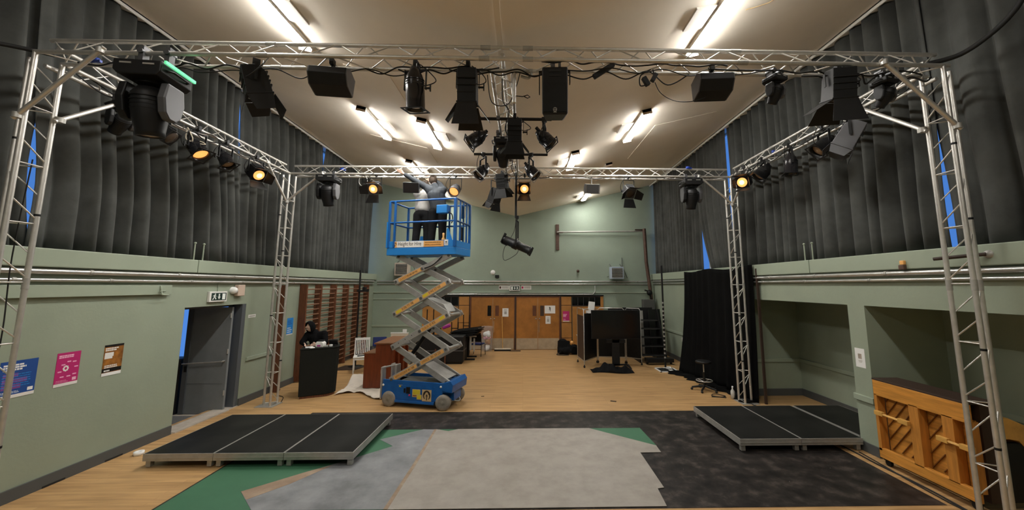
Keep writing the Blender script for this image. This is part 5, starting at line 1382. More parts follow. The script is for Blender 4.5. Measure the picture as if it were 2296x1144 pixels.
def side_chair(label, loc, rz, m_frame, m_seat, slats, h=0.98):
    t = thing('side_chair', label, 'chair', loc, rz)
    for sx in (-1, 1):
        MB().box(sx * 0.2 - 0.017, sx * 0.2 + 0.017, -0.21, -0.176, 0, 0.45).build('leg', m_frame, t)
        b = MB(); b.prism([(0.17, 0), (0.205, 0), (0.21, 0.45), (0.27, h), (0.24, h), (0.17, 0.45)], 0.034, 'x', sx * 0.2 - 0.017); b.build('leg', m_frame, t)
    MB().box(-0.225, 0.225, -0.225, 0.2, 0.44, 0.475).build('seat', m_seat, t, bevel=0.01)
    b = MB(); b.box(-0.2, 0.2, -0.2, -0.18, 0.38, 0.44); b.box(-0.2, -0.18, -0.2, 0.18, 0.38, 0.44); b.box(0.18, 0.2, -0.2, 0.18, 0.38, 0.44); b.build('apron', m_frame, t)
    if slats:
        for k in range(7):
            b = MB(); x = -0.15 + k * 0.05; b.prism([(0.185, 0.5), (0.2, 0.5), (0.258, h - 0.05), (0.243, h - 0.05)], 0.022, 'x', x - 0.011); b.build('back_slat', m_frame, t)
        b = MB(); b.prism([(0.235, h - 0.07), (0.25, h - 0.07), (0.265, h), (0.24, h)], 0.42, 'x', -0.21); b.build('top_rail', m_frame, t)
    else:
        b = MB(); b.prism([(0.18, 0.6), (0.21, 0.58), (0.262, h), (0.235, h + 0.01)], 0.42, 'x', -0.21); b.build('backrest', m_seat, t, bevel=0.015)
    return t
side_chair('white slat backed wooden chair beside the wall bars', (-4.93, 12.2, 0), 0.35, 'white', 'white', True)
o = tag(MB().cbox((-4.9, 12.15, 0.485), (0.24, 0.1, 0.018), Euler((0, 0, 0.7)).to_matrix()).build('tool', 'rubber'), 'dark tool lying on the white chair seat', 'tool')
side_chair('dark blue upholstered chair behind the white slatted chair', (-4.75, 13.1, 0), 0.25, 'grey_metal', 'chair_blue', False, 0.88)
def stacking_chair(label, loc, rz):
    t = thing('stacking_chair', label, 'chair', loc, rz)
    MB().box(-0.22, 0.22, -0.2, 0.2, 0.40, 0.45).build('seat', 'chair_blue', t, bevel=0.02)
    MB().cbox((0, 0.23, 0.68), (0.44, 0.035, 0.32), Euler((-0.15, 0, 0)).to_matrix()).build('backrest', 'black_plastic', t, bevel=0.02)
    for sx in (-1, 1):
        b = MB(); b.tube((sx * 0.23, -0.2, 0.41), (sx * 0.235, -0.23, 0), 0.012); b.build('leg', 'black', t)
        b = MB(); b.tube((sx * 0.23, 0.27, 0.8), (sx * 0.23, 0.2, 0.41), 0.012); b.tube((sx * 0.23, 0.2, 0.41), (sx * 0.235, 0.25, 0), 0.012); b.build('leg', 'black', t)
    return t
stacking_chair('black backed chair with a blue seat in front of the left pair of doors', (-1.72, 14.9, 0), 2.9)
t = thing('panel', 'cream panel standing on edge behind the red brown piano', 'panel', (-4.02, 12.9, 0))
MB().box(-0.28, 0.28, -0.02, 0.02, 0.0, 1.06).build('board', 'cream', t); MB().box(-0.29, 0.29, -0.03, 0.03, 1.05, 1.08).build('edge', 'white', t)
tag(MB().box(-3.92, -3.80, 12.87, 12.93, 1.081, 1.18).build('paper_box', 'paper'), 'small white carton on top of the cream panel', 'box')
def pole_stand(label, x, y, h, striped):
    t = thing('pole_stand', label, 'stand', (x, y, 0))
    b = MB(); b.tube((0, 0, 0.02), (0, 0, h), 0.028, n=12); b.build('pole', 'black', t)
    if striped:
        for k in range(14):
            b = MB(); b.tube((0, 0, 0.35 + k * 0.13), (0, 0, 0.35 + k * 0.13 + 0.05), 0.03, n=12); b.build('tape_band', 'alu_dull', t)
    b = MB(); b.lathe([(0.0, 0.0), (0.22, 0.0), (0.22, 0.015), (0.04, 0.03), (0, 0.03)], 20); b.build('base', 'black', t)
    return t
pole_stand('tall black stand in front of the wall bars', -5.42, 12.95, 3.1, False)
tag(MB().cbox((-5.3, 12.93, 2.42), (0.35, 0.1, 0.06)).cbox((-5.25, 12.93, 2.47), (0.1, 0.12, 0.16)).tube((-5.42, 12.93, 2.4), (-5.1, 12.93, 2.46), 0.02).build('clamp', 'black_plastic', bevel=0.01), 'black clamp and arm on the tall stand by the wall bars', 'clamp')
sheet('floor_plate', 'dark brown plate on the floor at the foot of the stand by the wall bars', 'plate', [(-5.95, 12.3), (-5.2, 12.45), (-5.0, 13.1), (-5.8, 13.1)], 0.001, 0.012, 'brown_leather')
pole_stand('tall black stand with silver bands at the right, on a white framed tray', 4.45, 12.3, 3.25, True)
t = thing('tray', 'white framed black tray on the floor under the banded stand', 'tray', (4.47, 12.25, 0))
b = MB()
for x0, x1, y0, y1 in ((-0.3, 0.3, -0.3, -0.26), (-0.3, 0.3, 0.26, 0.3), (-0.3, -0.26, -0.3, 0.3), (0.26, 0.3, -0.3, 0.3)): b.box(x0, x1, y0, y1, 0.0, 0.02)
b.build('frame', 'paper', t); MB().box(-0.27, 0.27, -0.27, 0.27, 0.0, 0.008).build('base', 'black', t)
b = MB()
for k in range(5): b.cbox((0.1 + rr.uniform(-0.12, 0.12), rr.uniform(-0.15, 0.15), 0.03 + k * 0.012), (0.16, 0.11, 0.012), Euler((rr.uniform(-.2, .2), rr.uniform(-.2, .2), rr.uniform(0, 3))).to_matrix())
tag(b.build('paper_scraps', 'paper'), 'scraps of paper on the tray at the foot of the banded stand', 'paper', kind='stuff').location = (4.5, 12.2, 0)

# clutter behind the lift: folded tables on a trolley, steel frames, dark cases
t = thing('table_trolley', 'black trolley carrying folded tables, left of the rear doors', 'trolley', (-2.05, 14.0, 0))
b = MB(); b.box(-0.55, 0.35, -0.05, 0.05, 0.0, 0.05); b.box(-0.06, 0.06, -0.05, 0.05, 0.05, 0.8); b.box(-0.55, 0.35, 0.5, 0.58, 0.0, 0.05); b.box(-0.06, 0.06, 0.5, 0.58, 0.05, 0.8); b.box(-0.4, 0.3, -0.05, 0.58, 0.76, 0.80)
b.build('frame', 'black', t)
tabs = ['lowest', 'second', 'third', 'topmost']
for k, wd in enumerate(tabs):
    t = thing('folded_table', 'folded black table, %s of the stack on the trolley' % wd, 'table', (-2.1 + 0.05 * k, 14.2, 0.805 + k * 0.07), 0.1 * (k % 2) - 0.25, 'folded tables')
    t.rotation_euler = (0, -0.12, 0.1 * (k % 2) - 0.2)
    MB().box(-0.6, 0.5, -0.35, 0.35, 0.0, 0.025).build('tabletop', 'black_plastic', t)
    b = MB(); b.box(-0.5, 0.4, -0.3, -0.27, 0.025, 0.055); b.box(-0.5, 0.4, 0.27, 0.3, 0.025, 0.055); b.build('folded_leg', 'black', t)
t = thing('table_leg_rack', 'pair of grey metal table legs hanging at the trolley end', 'rack', (-1.85, 13.93, 0))
b = MB(); b.box(-0.03, 0.03, -0.02, 0.02, 0.35, 0.85); b.box(0.1, 0.15, -0.02, 0.02, 0.3, 0.75); b.box(-0.05, 0.2, -0.025, 0.02, 0.8, 0.84); b.build('legs', 'alu_dull', t)
for k, (x, y, h, lab) in enumerate(((-3.45, 14.6, 1.72, 'tallest thin dark frame standing before the left wood panel'), (-3.15, 14.5, 1.35, 'short thick dark frame behind the lift arms'), (-2.55, 14.7, 1.25, 'middle thin dark frame behind the folded tables'), (-2.25, 15.6, 1.45, 'thin dark frame beside the left rear door'))):
    t = thing('steel_frame', lab, 'frame', (x, y, 0))
    b = MB()
    for s in (-0.12, 0.12): b.box(s - 0.015, s + 0.015, -0.02, 0.02, 0.0, h)
    b.box(-0.12, 0.12, -0.015, 0.015, 0.75, 0.79); b.box(-0.12, 0.12, -0.015, 0.015, 1.0, 1.03); b.box(-0.135, 0.135, -0.12, 0.12, 0, 0.03)
    b.build('frame', 'black', t)
t = thing('equipment_case', 'large black case behind the scissor arms', 'case', (-2.75, 13.55, 0))
MB().box(-0.85, 0.75, -0.3, 0.3, 0.06, 0.90).build('body', 'black_plastic', t, bevel=0.02)
b = MB(); b.box(-0.86, 0.76, -0.31, 0.31, 0.42, 0.45); b.build('trim', 'grey_metal', t)
b = MB(); b.box(-0.8, 0.7, -0.25, 0.25, 0.0, 0.06); b.build('castor_base', 'rubber', t)
t = thing('equipment_case', 'smaller black case under the folded tables', 'case', (-2.35, 14.95, 0))
MB().box(-0.35, 0.3, -0.2, 0.3, 0.0, 0.7).build('body', 'black_plastic', t, bevel=0.02)
t = thing('wood_crate', 'open wooden crate frame seen through the scissor arms', 'crate', (-2.75, 13.2, 0))
b = MB()
for x in (-0.16, 0.16): b.box(x - 0.02, x + 0.02, -0.02, 0.02, 0.0, 0.5)
b.box(-0.16, 0.16, -0.02, 0.02, 0.28, 0.31); b.build('frame', 'dark_wood', t)
sheet('board', 'white board lying on the floor behind the lift', 'board', [(-2.9, 9.9), (-2.05, 9.9), (-1.9, 10.5), (-2.7, 10.6)], 0.001, 0.016, 'white')
tag(MB().cbox((-2.75, 14.1, 1.15), (0.3, 0.12, 0.12), Euler((0, -0.3, 0.3)).to_matrix()).build('bag', 'purple', bevel=0.03), 'magenta pink bag lying among the folded tables', 'bag')

# rubbish bag, broom, notices on the rear doors
t = thing('rubbish_bag', 'clear rubbish bag of litter by the left pair of doors', 'bag', (-1.46, 15.85, 0))
b = MB(); b.lathe([(0.0, 0.01), (0.2, 0.01), (0.24, 0.1), (0.23, 0.4), (0.25, 0.7), (0.22, 0.86), (0.26, 0.93), (0.24, 0.97)], 24); b.build('bag', 'film', t)
for k, (z, r_, m_) in enumerate(((0.14, 0.15, 'paper'), (0.36, 0.14, 'panel_wood'), (0.52, 0.12, 'pink_text'), (0.66, 0.15, 'paper'))):
    b = MB()
    for q in range(5): b.ball((rr.uniform(-0.08, 0.08), rr.uniform(-0.08, 0.08), z + rr.uniform(-0.05, 0.05)), r_ * rr.uniform(0.5, 0.75), 8)
    b.build('litter', m_, t)
t = thing('broom', 'wide broom leaning on the left pair of doors', 'broom', (-0.82, 15.85, 0))
b = MB(); b.tube((0, 0, 0.1), (-0.05, 0.22, 1.36), 0.014); b.build('handle', 'pine_pale', t)
b = MB(); b.box(-0.33, 0.33, -0.04, 0.04, 0.06, 0.11); b.build('head', 'cream', t, bevel=0.01); MB().box(-0.33, 0.33, -0.05, 0.05, 0.0, 0.06).build('bristles', 'black', t)
tag(MB().box(-0.55, -0.1, 15.75, 15.9, 0.0, 0.02).build('door_stop', 'brown_leather'), 'flat dark bar on the floor between the two pairs of doors', 'door stop')

def poster(name, label, O, X, Y, w, h, m, bars=(), strip=None, group=None):
    """thin sheet; O lower-left corner, X/Y unit directions; bars = (x0,x1,y0,y1,material) in fractions"""
    T = frame(O, X, Y)
    root = MB(); root.T = T; root.box(0, w, 0, h, 0.0, 0.0025)
    o = root.build(name, m)
    tag(o, label, 'poster' if name == 'poster' else 'sign', group)
    by = {}
    for x0, x1, y0, y1, mm in bars: by.setdefault(mm, []).append((x0, x1, y0, y1))
    for k, (mm, L_) in enumerate(by.items()):
        b = MB(); b.T = T
        for x0, x1, y0, y1 in L_: b.box(x0 * w, x1 * w, y0 * h, y1 * h, 0.0025 + 0.0004 * k, 0.0032 + 0.0004 * k)
        b.build('print', mm, o)
    return o
YV, ZV = (0, 1, 0), (0, 0, 1)
def lines(x0, x1, y0, y1, n, m, seed, fill=0.55):
    r = random.Random(seed); out = []
    for k in range(n):
        y = y1 - (y1 - y0) * (k + 1) / n; hgt = (y1 - y0) / n * fill
        x = x0
        xe = x0 + (x1 - x0) * r.uniform(0.65, 1.0)
        while x < xe:
            w_ = r.uniform(0.04, 0.14); out.append((x, min(x + w_, xe), y, y + hgt, m)); x += w_ + 0.015
    return out
bl = lines(0.08, 0.7, 0.74, 0.93, 3, 'paper', 5, 0.7) + [(0.1, 0.5, 0.56, 0.66, 'poster_purple'), (0.1, 0.75, 0.40, 0.52, 'poster_purple'), (0.1, 0.6, 0.24, 0.36, 'poster_purple')] + lines(0.08, 0.9, 0.30, 0.68, 6, 'sky_poster', 6, 0.3) + lines(0.08, 0.7, 0.13, 0.2, 2, 'paper', 7, 0.4) + [(0.8, 0.95, 0.13, 0.22, 'paper'), (0, 1, 0, 0.09, 'white')]
poster('poster', 'blue poster with a white bottom strip, lowest at far left', (XL + 0.001, 4.86, 1.24), YV, ZV, 0.36, 0.44, 'poster_blue', bl)
fl = [(0.42 + 0.09 * math.cos(a * PI / 4) - 0.035, 0.42 + 0.09 * math.cos(a * PI / 4) + 0.035, 0.52 + 0.065 * math.sin(a * PI / 4) - 0.024, 0.52 + 0.065 * math.sin(a * PI / 4) + 0.024, 'paper') for a in range(8)]
pk = lines(0.08, 0.92, 0.84, 0.94, 2, 'pink_text', 8, 0.75) + fl + [(x, x + 0.16, y, y + 0.035, 'pink_text') for x, y in ((0.45, 0.70), (0.22, 0.62), (0.68, 0.68), (0.1, 0.42), (0.78, 0.52), (0.74, 0.30), (0.22, 0.26), (0.5, 0.26))] + lines(0.08, 0.6, 0.12, 0.2, 2, 'pink_text', 9, 0.3) + [(0.75, 0.92, 0.13, 0.22, 'pink_text'), (0, 1, 0, 0.09, 'white')]
poster('poster', 'magenta poster with a white flower shape, between the blue and brown posters', (XL + 0.001, 5.42, 1.25), YV, ZV, 0.275, 0.44, 'pink', pk)
br = [(0, 1, 0.93, 1.0, 'black')] + lines(0.06, 0.85, 0.80, 0.92, 2, 'white', 10, 0.7) + [(0.05, 0.5, 0.62, 0.75, 'white'), (0.05, 0.45, 0.55, 0.62, 'white'), (0, 1, 0.12, 0.24, 'black')] + lines(0.1, 0.9, 0.25, 0.36, 2, 'white', 11, 0.6) + lines(0.1, 0.45, 0.14, 0.22, 1, 'white', 12) + [(0, 1, 0, 0.10, 'paper')]
poster('poster', 'brown and black poster with white print, nearest the grey fire door', (XL + 0.001, 6.0, 1.26), YV, ZV, 0.275, 0.45, 'poster_brown', br)
poster('poster', 'bright blue poster beside the dark wall bar upright', (XL + 0.001, 10.43, 1.30), YV, ZV, 0.27, 0.44, 'sky_poster', lines(0.1, 0.9, 0.62, 0.9, 3, 'poster_blue', 13, 0.4) + lines(0.1, 0.9, 0.15, 0.5, 3, 'paper', 14, 0.35) + [(0, 1, 0, 0.06, 'white')])
DY = YB - 0.066
XV = (1, 0, 0)
poster('poster', 'white notice with a grey picture on the left pair of doors', (-0.86, DY, 1.33), XV, ZV, 0.25, 0.34, 'paper', [(0.3, 0.7, 0.3, 0.65, 'alu_dull'), (0.25, 0.75, 0.75, 0.85, 'alu_dull')])
poster('poster', 'wide white sheet with a dark bird shape on the right pair of doors', (0.885, DY, 1.46), XV, ZV, 0.44, 0.32, 'paper', [(0.44, 0.56, 0.45, 0.8, 'steel_dark'), (0.42, 0.5, 0.7, 0.84, 'steel_dark'), (0.5, 0.55, 0.28, 0.48, 'steel_dark'), (0.4, 0.48, 0.42, 0.55, 'alu_dull')])
poster('poster', 'small white notice below the wide sheet on the right pair of doors', (0.92, DY, 1.04), XV, ZV, 0.21, 0.32, 'paper', [(0.3, 0.7, 0.25, 0.6, 'alu_dull'), (0.3, 0.7, 0.7, 0.78, 'alu_dull')])
poster('poster', 'magenta poster on the wood panel right of the rear doors', (1.64, YB - 0.052, 1.13), XV, ZV, 0.27, 0.42, 'pink', lines(0.05, 0.65, 0.45, 0.75, 4, 'pink_text', 15, 0.7) + lines(0.08, 0.5, 0.15, 0.3, 2, 'pink_text', 16, 0.4) + [(0, 1, 0, 0.08, 'white')])
poster('poster', 'white printed sheet on the green pier between the right alcoves', (XR - 0.001, 6.36, 1.30), (0, -1, 0), ZV, 0.18, 0.30, 'paper', [(0.3, 0.68, 0.45, 0.72, 'alu'), (0.3, 0.7, 0.34, 0.37, 'alu'), (0.35, 0.65, 0.27, 0.3, 'alu')])

def exit_sign(label, O, X, w, h, mirrored=False, depth=0.05):
    T = frame(O, X, ZV)
    t = thing('exit_sign', label, 'sign', O)
    T2 = T.copy(); T2.translation = (0, 0, 0)
    b = MB(); b.T = T2; b.box(0, w, 0, h, 0, depth); b.build('box', 'white', t, bevel=0.006)
    b = MB(); b.T = T2; b.box(w * 0.1, w * 0.94, h * 0.14, h * 0.86, depth, depth + 0.003); f = b.build('face', 'exit_dark', t)
    b = MB(); b.T = T2
    def q(pts):
        pts = [((1 - x) if mirrored else x, y) for x, y in pts]
        if mirrored: pts = pts[::-1]
        b.add([(w * (0.1 + 0.84 * x), h * (0.14 + 0.72 * y), depth + 0.0045) for x, y in pts], [tuple(range(len(pts)))])
    q([(0.72, 0.1), (0.93, 0.1), (0.93, 0.9), (0.72, 0.9)])                              # doorway
    q([(0.46, 0.45), (0.55, 0.45), (0.55, 0.88), (0.46, 0.88)]); q([(0.505, 0.12), (0.60, 0.48), (0.41, 0.48)])   # down arrow
    q([(0.20, 0.76), (0.27, 0.76), (0.27, 0.92), (0.20, 0.92)]); q([(0.15, 0.42), (0.25, 0.42), (0.27, 0.74), (0.16, 0.74)])   # runner
    q([(0.15, 0.44), (0.20, 0.44), (0.12, 0.1), (0.05, 0.12)]); q([(0.2, 0.44), (0.26, 0.44), (0.33, 0.2), (0.27, 0.12)])
    q([(0.25, 0.72), (0.27, 0.66), (0.36, 0.52), (0.33, 0.5)]); q([(0.07, 0.56), (0.1, 0.54), (0.18, 0.72), (0.15, 0.74)])
    b.build('symbol', 'exit_white', f)
    return t
exit_sign('white framed running man exit sign over the grey fire door', (XL + 0.0, 7.76, 2.27), YV, 0.45, 0.205)
exit_sign('running man exit sign over the rear doors', (-0.58, YB - 0.05, 2.38), XV, 0.43, 0.23, True, 0.06)
poster('notice_sign', 'small white sign with a brown square, left of the rear exit sign', (-1.02, YB - 0.003, 2.44), XV, ZV, 0.42, 0.17, 'paper', [(0.04, 0.22, 0.2, 0.75, 'rust'), (0.3, 0.92, 0.2, 0.8, 'alu')])
poster('notice_sign', 'small white sign with a red dot, right of the rear exit sign', (-0.09, YB - 0.003, 2.44), XV, ZV, 0.42, 0.17, 'paper', [(0.04, 0.22, 0.22, 0.75, 'red'), (0.3, 0.92, 0.2, 0.8, 'alu')])
poster('notice_sign', 'small white plate on the green wall right of the fire door', (XL + 0.001, 8.96, 1.87), YV, ZV, 0.24, 0.07, 'paper', [(0.1, 0.9, 0.35, 0.6, 'alu_dull')])
t = thing('alarm_sounder', 'beige alarm box with a round lamp beside the fire door sign', 'alarm', (XL, 8.5, 2.4))
MB().box(0.0, 0.09, -0.04, 0.16, -0.03, 0.21).build('box', 'beige', t, bevel=0.012)
b = MB(); b.lathe([(0.0, 0.10), (0.05, 0.09), (0.075, 0.05), (0.075, 0.0)], 18, 'x', (0, -0.10, 0.09)); b.build('lamp', 'glow_disc', t)
b = MB(); b.path([(0.01, -0.5, 0.07), (0.01, -0.5, 0.3)], 0.008); b.build('conduit', 'green_trim', t)
t = thing('wall_bracket', 'small green bracket at the right end of the left wall batten', 'bracket', (XL + 0.06, 6.7, 2.44))
b = MB(); b.tube((0.0, 0, 0.15), (0.04, 0, 0.0), 0.012); b.tube((0.04, 0, 0.0), (0.04, 0.12, -0.01), 0.01); b.tube((0.04, -0.05, 0.06), (0.0, 0.1, 0.06), 0.008); b.build('hook', 'green_trim', t)
# curtain cord cleats on the sills
for lab, x, y in (('pair of thin pale cord posts on the left sill', XL + 0.08, 7.36), ('pair of thin pale cord posts on the right sill', XR - 0.05, 7.12)):
    t = thing('cord_post', lab, 'post', (x, y, 3.07 if x < 0 else 3.09))
    for s in (-0.1, 0.1):
        b = MB(); b.tube((0, s, 0), (0, s, 0.30), 0.012); b.ball((0, s, 0.31), 0.022, 10); b.build('post', 'green_trim', t)

# ================================================================== BACK WALL FITTINGS
def heater(label, x, z, w, h, m):
    t = thing('fan_heater', label, 'heater', (x, YB, z))
    MB().box(-w / 2, w / 2, -0.42, -0.1, 0, h).build('casing', m, t, bevel=0.01)
    b = MB(); b.box(-w / 2 + 0.05, w / 2 - 0.05, -0.424, -0.42, 0.05, h - 0.05); b.build('opening', 'screen', t)
    b = MB()
    for k in range(8): b.cbox((0, -0.43, 0.07 + k * (h - 0.12) / 7.6), (w - 0.11, 0.03, 0.022), Euler((0.5, 0, 0)).to_matrix())
    b.build('louvre', 'alu_dull', t)
    b = MB()
    for s in (-1, 1): b.tube((s * w * 0.4, -0.3, h), (s * w * 0.4, 0, h + 0.12), 0.018); b.tube((s * (w / 2 + 0.06), -0.25, h * 0.2), (s * (w / 2 + 0.06), 0, h * 0.2), 0.015)
    b.tube((w * 0.55, -0.05, h * 0.9), (w * 0.55, -0.05, h + 0.4), 0.014); b.tube((w * 0.55, -0.1, h + 0.05), (w * 0.95, -0.02, h * 0.1), 0.012)
    b.build('bracket', 'steel_dark', t)
    return t
heater('fan heater with dark louvres on the back wall, behind the lift arms', -4.97, 3.0, 0.56, 0.52, 'heater')
heater('pale blue fan heater on the back wall at right', 3.87, 2.88, 0.54, 0.50, 'heater_blue')
t = thing('beam_bracket', 'brown upright bracket with a long silver bar across the right of the back wall', 'bracket', (1.44, YB, 4.1))
MB().box(-0.07, 0.07, -0.05, 0.0, 0.0, 1.1).build('plank', 'rust', t, bevel=0.006)
b = MB(); b.tube((0.0, -0.12, 0.76), (3.6, -0.2, 0.80), 0.032); b.tube((0, -0.12, 0.76), (0, -0.05, 0.76), 0.03); b.build('bar', 'alu_dull', t)
MB().box(3.28, 3.65, -0.26, -0.2, 0.83, 0.88).build('end_plate', 'brown_leather', t)
b = MB(); b.cbox((0.12, -0.1, 0.74), (0.2, 0.06, 0.05)); b.build('socket', 'rust', t)
b = MB(); b.lathe([(0.0, -0.05), (0.07, -0.04), (0.1, -0.02), (0.1, 0.0)], 22, 'y', (-1.28, YB, 3.15)); tag(b.build('smoke_alarm', 'glow_disc'), 'round white disc on the back wall above the exit sign', 'alarm')
t = thing('motion_sensor', 'small black sensor just under the round white disc', 'sensor', (-1.10, YB, 2.98))
MB().box(-0.08, 0.08, -0.1, -0.02, -0.06, 0.06).build('body', 'black_plastic', t, bevel=0.01); MB().box(-0.03, 0.03, -0.02, 0, -0.03, 0.03).build('mount', 'black', t)
b = MB(); b.lathe([(0.0, -0.1), (0.05, -0.1), (0.06, 0.0)], 12, 'y', (2.3, YB, 3.22)); tag(b.build('wall_plug', 'rust'), 'rusty stub on the back wall left of the pale blue heater', 'fitting')
tag(MB().box(4.85, 5.3, 15.55, 15.85, 1.62, 2.05).build('wall_cabinet', 'steel_dark', bevel=0.01), 'dark grey box at the far right corner above the black flats', 'cabinet')
t = thing('wall_fan', 'black round fan head in the far right corner by the brown drainpipe', 'fan', (5.15, 15.7, 2.32))
b = MB(); b.lathe([(0.0, -0.08), (0.09, -0.07), (0.12, 0.0), (0.08, 0.08), (0.0, 0.1)], 20, 'y'); b.cbox((-0.05, 0, 0.06), (0.3, 0.1, 0.05), Euler((0, 0.3, 0)).to_matrix()); b.build('cage', 'black', t)
b = MB(); b.tube((0, 0.05, 0), (0.1, 0.1, -0.27), 0.03); b.build('stem', 'black', t)
t = thing('wall_box', 'white trunking box on the right wall low beside the black drape', 'box', (XR, 12.95, 0.72))
MB().box(-0.08, 0, -0.25, 0.25, 0, 0.14).build('box', 'white', t, bevel=0.01); b = MB(); b.tube((-0.04, 0.2, 0.0), (-0.06, 0.05, -0.66), 0.012); b.build('drop_pipe', 'white', t)
t = thing('wall_spigot', 'dark rod with a pale round flange on the right sill, behind the near tower', 'fitting', (XR - 0.07, 4.42, 2.97))
b = MB(); b.lathe([(0.0, -0.03), (0.035, -0.03), (0.05, 0.0)], 16, 'x', (0, -0.12, 0)); b.build('flange', 'alu_dull', t)
b = MB(); b.tube((-0.03, -0.12, 0.0), (-0.20, 0.30, -0.03), 0.022); b.build('rod', 'brown_leather', t)
t = thing('warning_lamp', 'small orange lamp fixed on the right sill ledge', 'lamp', (XR - 0.07, 5.30, 2.90))
MB().box(-0.04, 0.0, -0.03, 0.03, 0.0, 0.06).build('lamp', 'orange', t, bevel=0.008); MB().box(-0.05, 0.0, -0.035, 0.045, -0.07, 0.0).build('holder', 'rust', t, bevel=0.01)

# ================================================================== RIGHT SIDE
t = thing('television', 'big dark television on a wheeled stand in front of a folding screen', 'television', (2.94, 12.4, 0))
MB().box(-0.78, 0.78, -0.03, 0.03, 0.93, 1.83).build('cabinet', 'black_plastic', t, bevel=0.008)
MB().box(-0.765, 0.765, -0.034, -0.03, 0.95, 1.815).build('screen', 'screen', t)
b = MB(); b.box(-0.12, 0.12, 0.03, 0.10, 0.1, 1.2); b.box(-0.30, 0.30, 0.03, 0.1, 0.80, 0.90); b.build('column', 'black', t, bevel=0.01)
for s in (-1, 1):
    b = MB(); b.prism([(-0.45, 0.10), (0.35, 0.10), (0.1, 0.16), (-0.1, 0.16)], 0.05, 'x', s * 0.32); b.box(min(0, s * 0.33), max(0, s * 0.33), 0.03, 0.09, 0.11, 0.15); b.build('foot', 'black', t)
    for y in (-0.42, 0.32):
        b = MB(); b.lathe([(0.045, -0.015), (0.045, 0.015)], 14, 'x', (s * 0.345, y, 0.047)); b.build('castor', 'rubber', t)
t = thing('folding_screen', 'folding screen on castors, chrome tube frames with dark panels, behind the television', 'screen', (2.0, 13.0, 0))
secs = [((-0.12, 0.55), (-0.04, -0.38), 'brown_leather'), ((-0.04, -0.36), (0.52, 0.42), 'black'), ((1.50, 0.30), (1.92, 0.0), 'black'), ((0.56, 0.42), (1.46, 0.30), 'black')]
for (ax, ay), (bx, by), mm in secs:
    b = MB(); h = 1.84 if mm else 0.2
    if mm: b.path([(ax, ay, 0.09), (ax, ay, h - 0.07), (ax + (bx - ax) * 0.08, ay + (by - ay) * 0.08, h), (ax + (bx - ax) * 0.92, ay + (by - ay) * 0.92, h), (bx, by, h - 0.07), (bx, by, 0.09)], 0.014)
    b.tube((ax, ay, 0.2), (bx, by, 0.2), 0.012); b.build('tube_frame', 'pipe', t)
    for x, y in ((ax, ay), (bx, by)):
        b = MB(); b.ball((x, y, 0.035), 0.035, 10); b.tube((x, y, 0.05), (x, y, 0.1), 0.014); b.build('castor', 'rubber', t)
    if mm:
        b = MB(); d = Vector((bx - ax, by - ay, 0)); L_ = d.length; a = math.atan2(d.y, d.x)
        b.T = Matrix.Translation((ax, ay, 0)) @ Matrix.Rotation(a, 4, 'Z'); b.box(0.02, L_ - 0.02, -0.006, 0.006, 0.22, 1.62 if mm == 'brown_leather' else 1.7); b.build('panel', mm, t)
tag(MB().cbox((2.28, 12.98, 1.93), (0.2, 0.08, 0.28), Euler((0, 0.12, 0.2)).to_matrix()).build('folder', 'paper', bevel=0.008), 'white folder standing on top of the folding screen', 'folder')
tag(MB().cbox((2.18, 12.93, 1.74), (0.2, 0.05, 0.1), Euler((0, 0, 0.3)).to_matrix()).build('envelope', 'paper'), 'white envelope tucked under the white folder', 'paper')
b = MB()
def bc(u, v):
    x = 2.1 + 1.25 * u; y = 11.92 + 0.5 * v - 0.12 * u + 0.1 * math.sin(u * 7) * (1 - 2 * v) * 0.6
    e = math.sin(PI * u) ** 0.6 * math.sin(PI * v) ** 0.6
    return (x, y, 0.008 + e * (0.15 + 0.09 * math.sin(x * 9 + y * 6) + 0.05 * math.sin(x * 19 - y * 11)))
b.grid(bc, 50, 24); tag(b.build('cloth', 'backpack', solid=0.006), 'crumpled black cloth on the floor in front of the television', 'cloth')
t = thing('stage_steps', 'black stage steps stored at the back right, grey step edges', 'steps', (4.45, 13.9, 0))
b = MB()
for s in (-0.45, 0.45): b.prism([(-0.5, 0.0), (0.45, 0.0), (0.45, 1.75), (0.3, 1.75), (-0.5, 0.25)], 0.04, 'x', s - 0.02)
b.build('stringer', 'black', t)
for k in range(5):
    MB().box(-0.43, 0.43, -0.48 + k * 0.17, -0.22 + k * 0.17, 0.22 + k * 0.28, 0.25 + k * 0.28).build('tread', 'black', t)
    MB().box(-0.43, 0.43, -0.49 + k * 0.17, -0.48 + k * 0.17, 0.22 + k * 0.28, 0.235 + k * 0.28).build('nosing', 'steel_dark', t)
t = thing('flat_panel', 'wide black flat leaning on the back wall behind the television', 'panel', (4.2, 14.75, 0)); t.rotation_euler = (-0.08, 0, 0)
MB().box(-0.95, 0.75, -0.03, 0.03, 0.01, 1.78).build('board', 'black_plastic', t)
t = thing('flat_panel', 'narrow black flat by the far right corner', 'panel', (5.05, 14.6, 0)); t.rotation_euler = (-0.1, 0, 0.5)
MB().box(-0.3, 0.3, -0.03, 0.03, 0.01, 1.72).build('board', 'black_plastic', t)
t = thing('flat_panel', 'pair of pale boards leaning inside the black steps', 'panel', (4.25, 14.45, 0)); t.rotation_euler = (-0.08, 0, 0)
MB().box(-0.04, 0.04, -0.01, 0.01, 0.01, 1.68).build('board', 'alu_dull', t)
MB().box(0.15, 0.24, -0.01, 0.01, 0.01, 1.68).build('board', 'alu_dull', t)
t = thing('drawer_unit', 'low black unit with castors under the black steps', 'unit', (4.6, 13.15, 0))
MB().box(-0.5, 0.4, -0.15, 0.15, 0.08, 0.2).build('body', 'black', t)
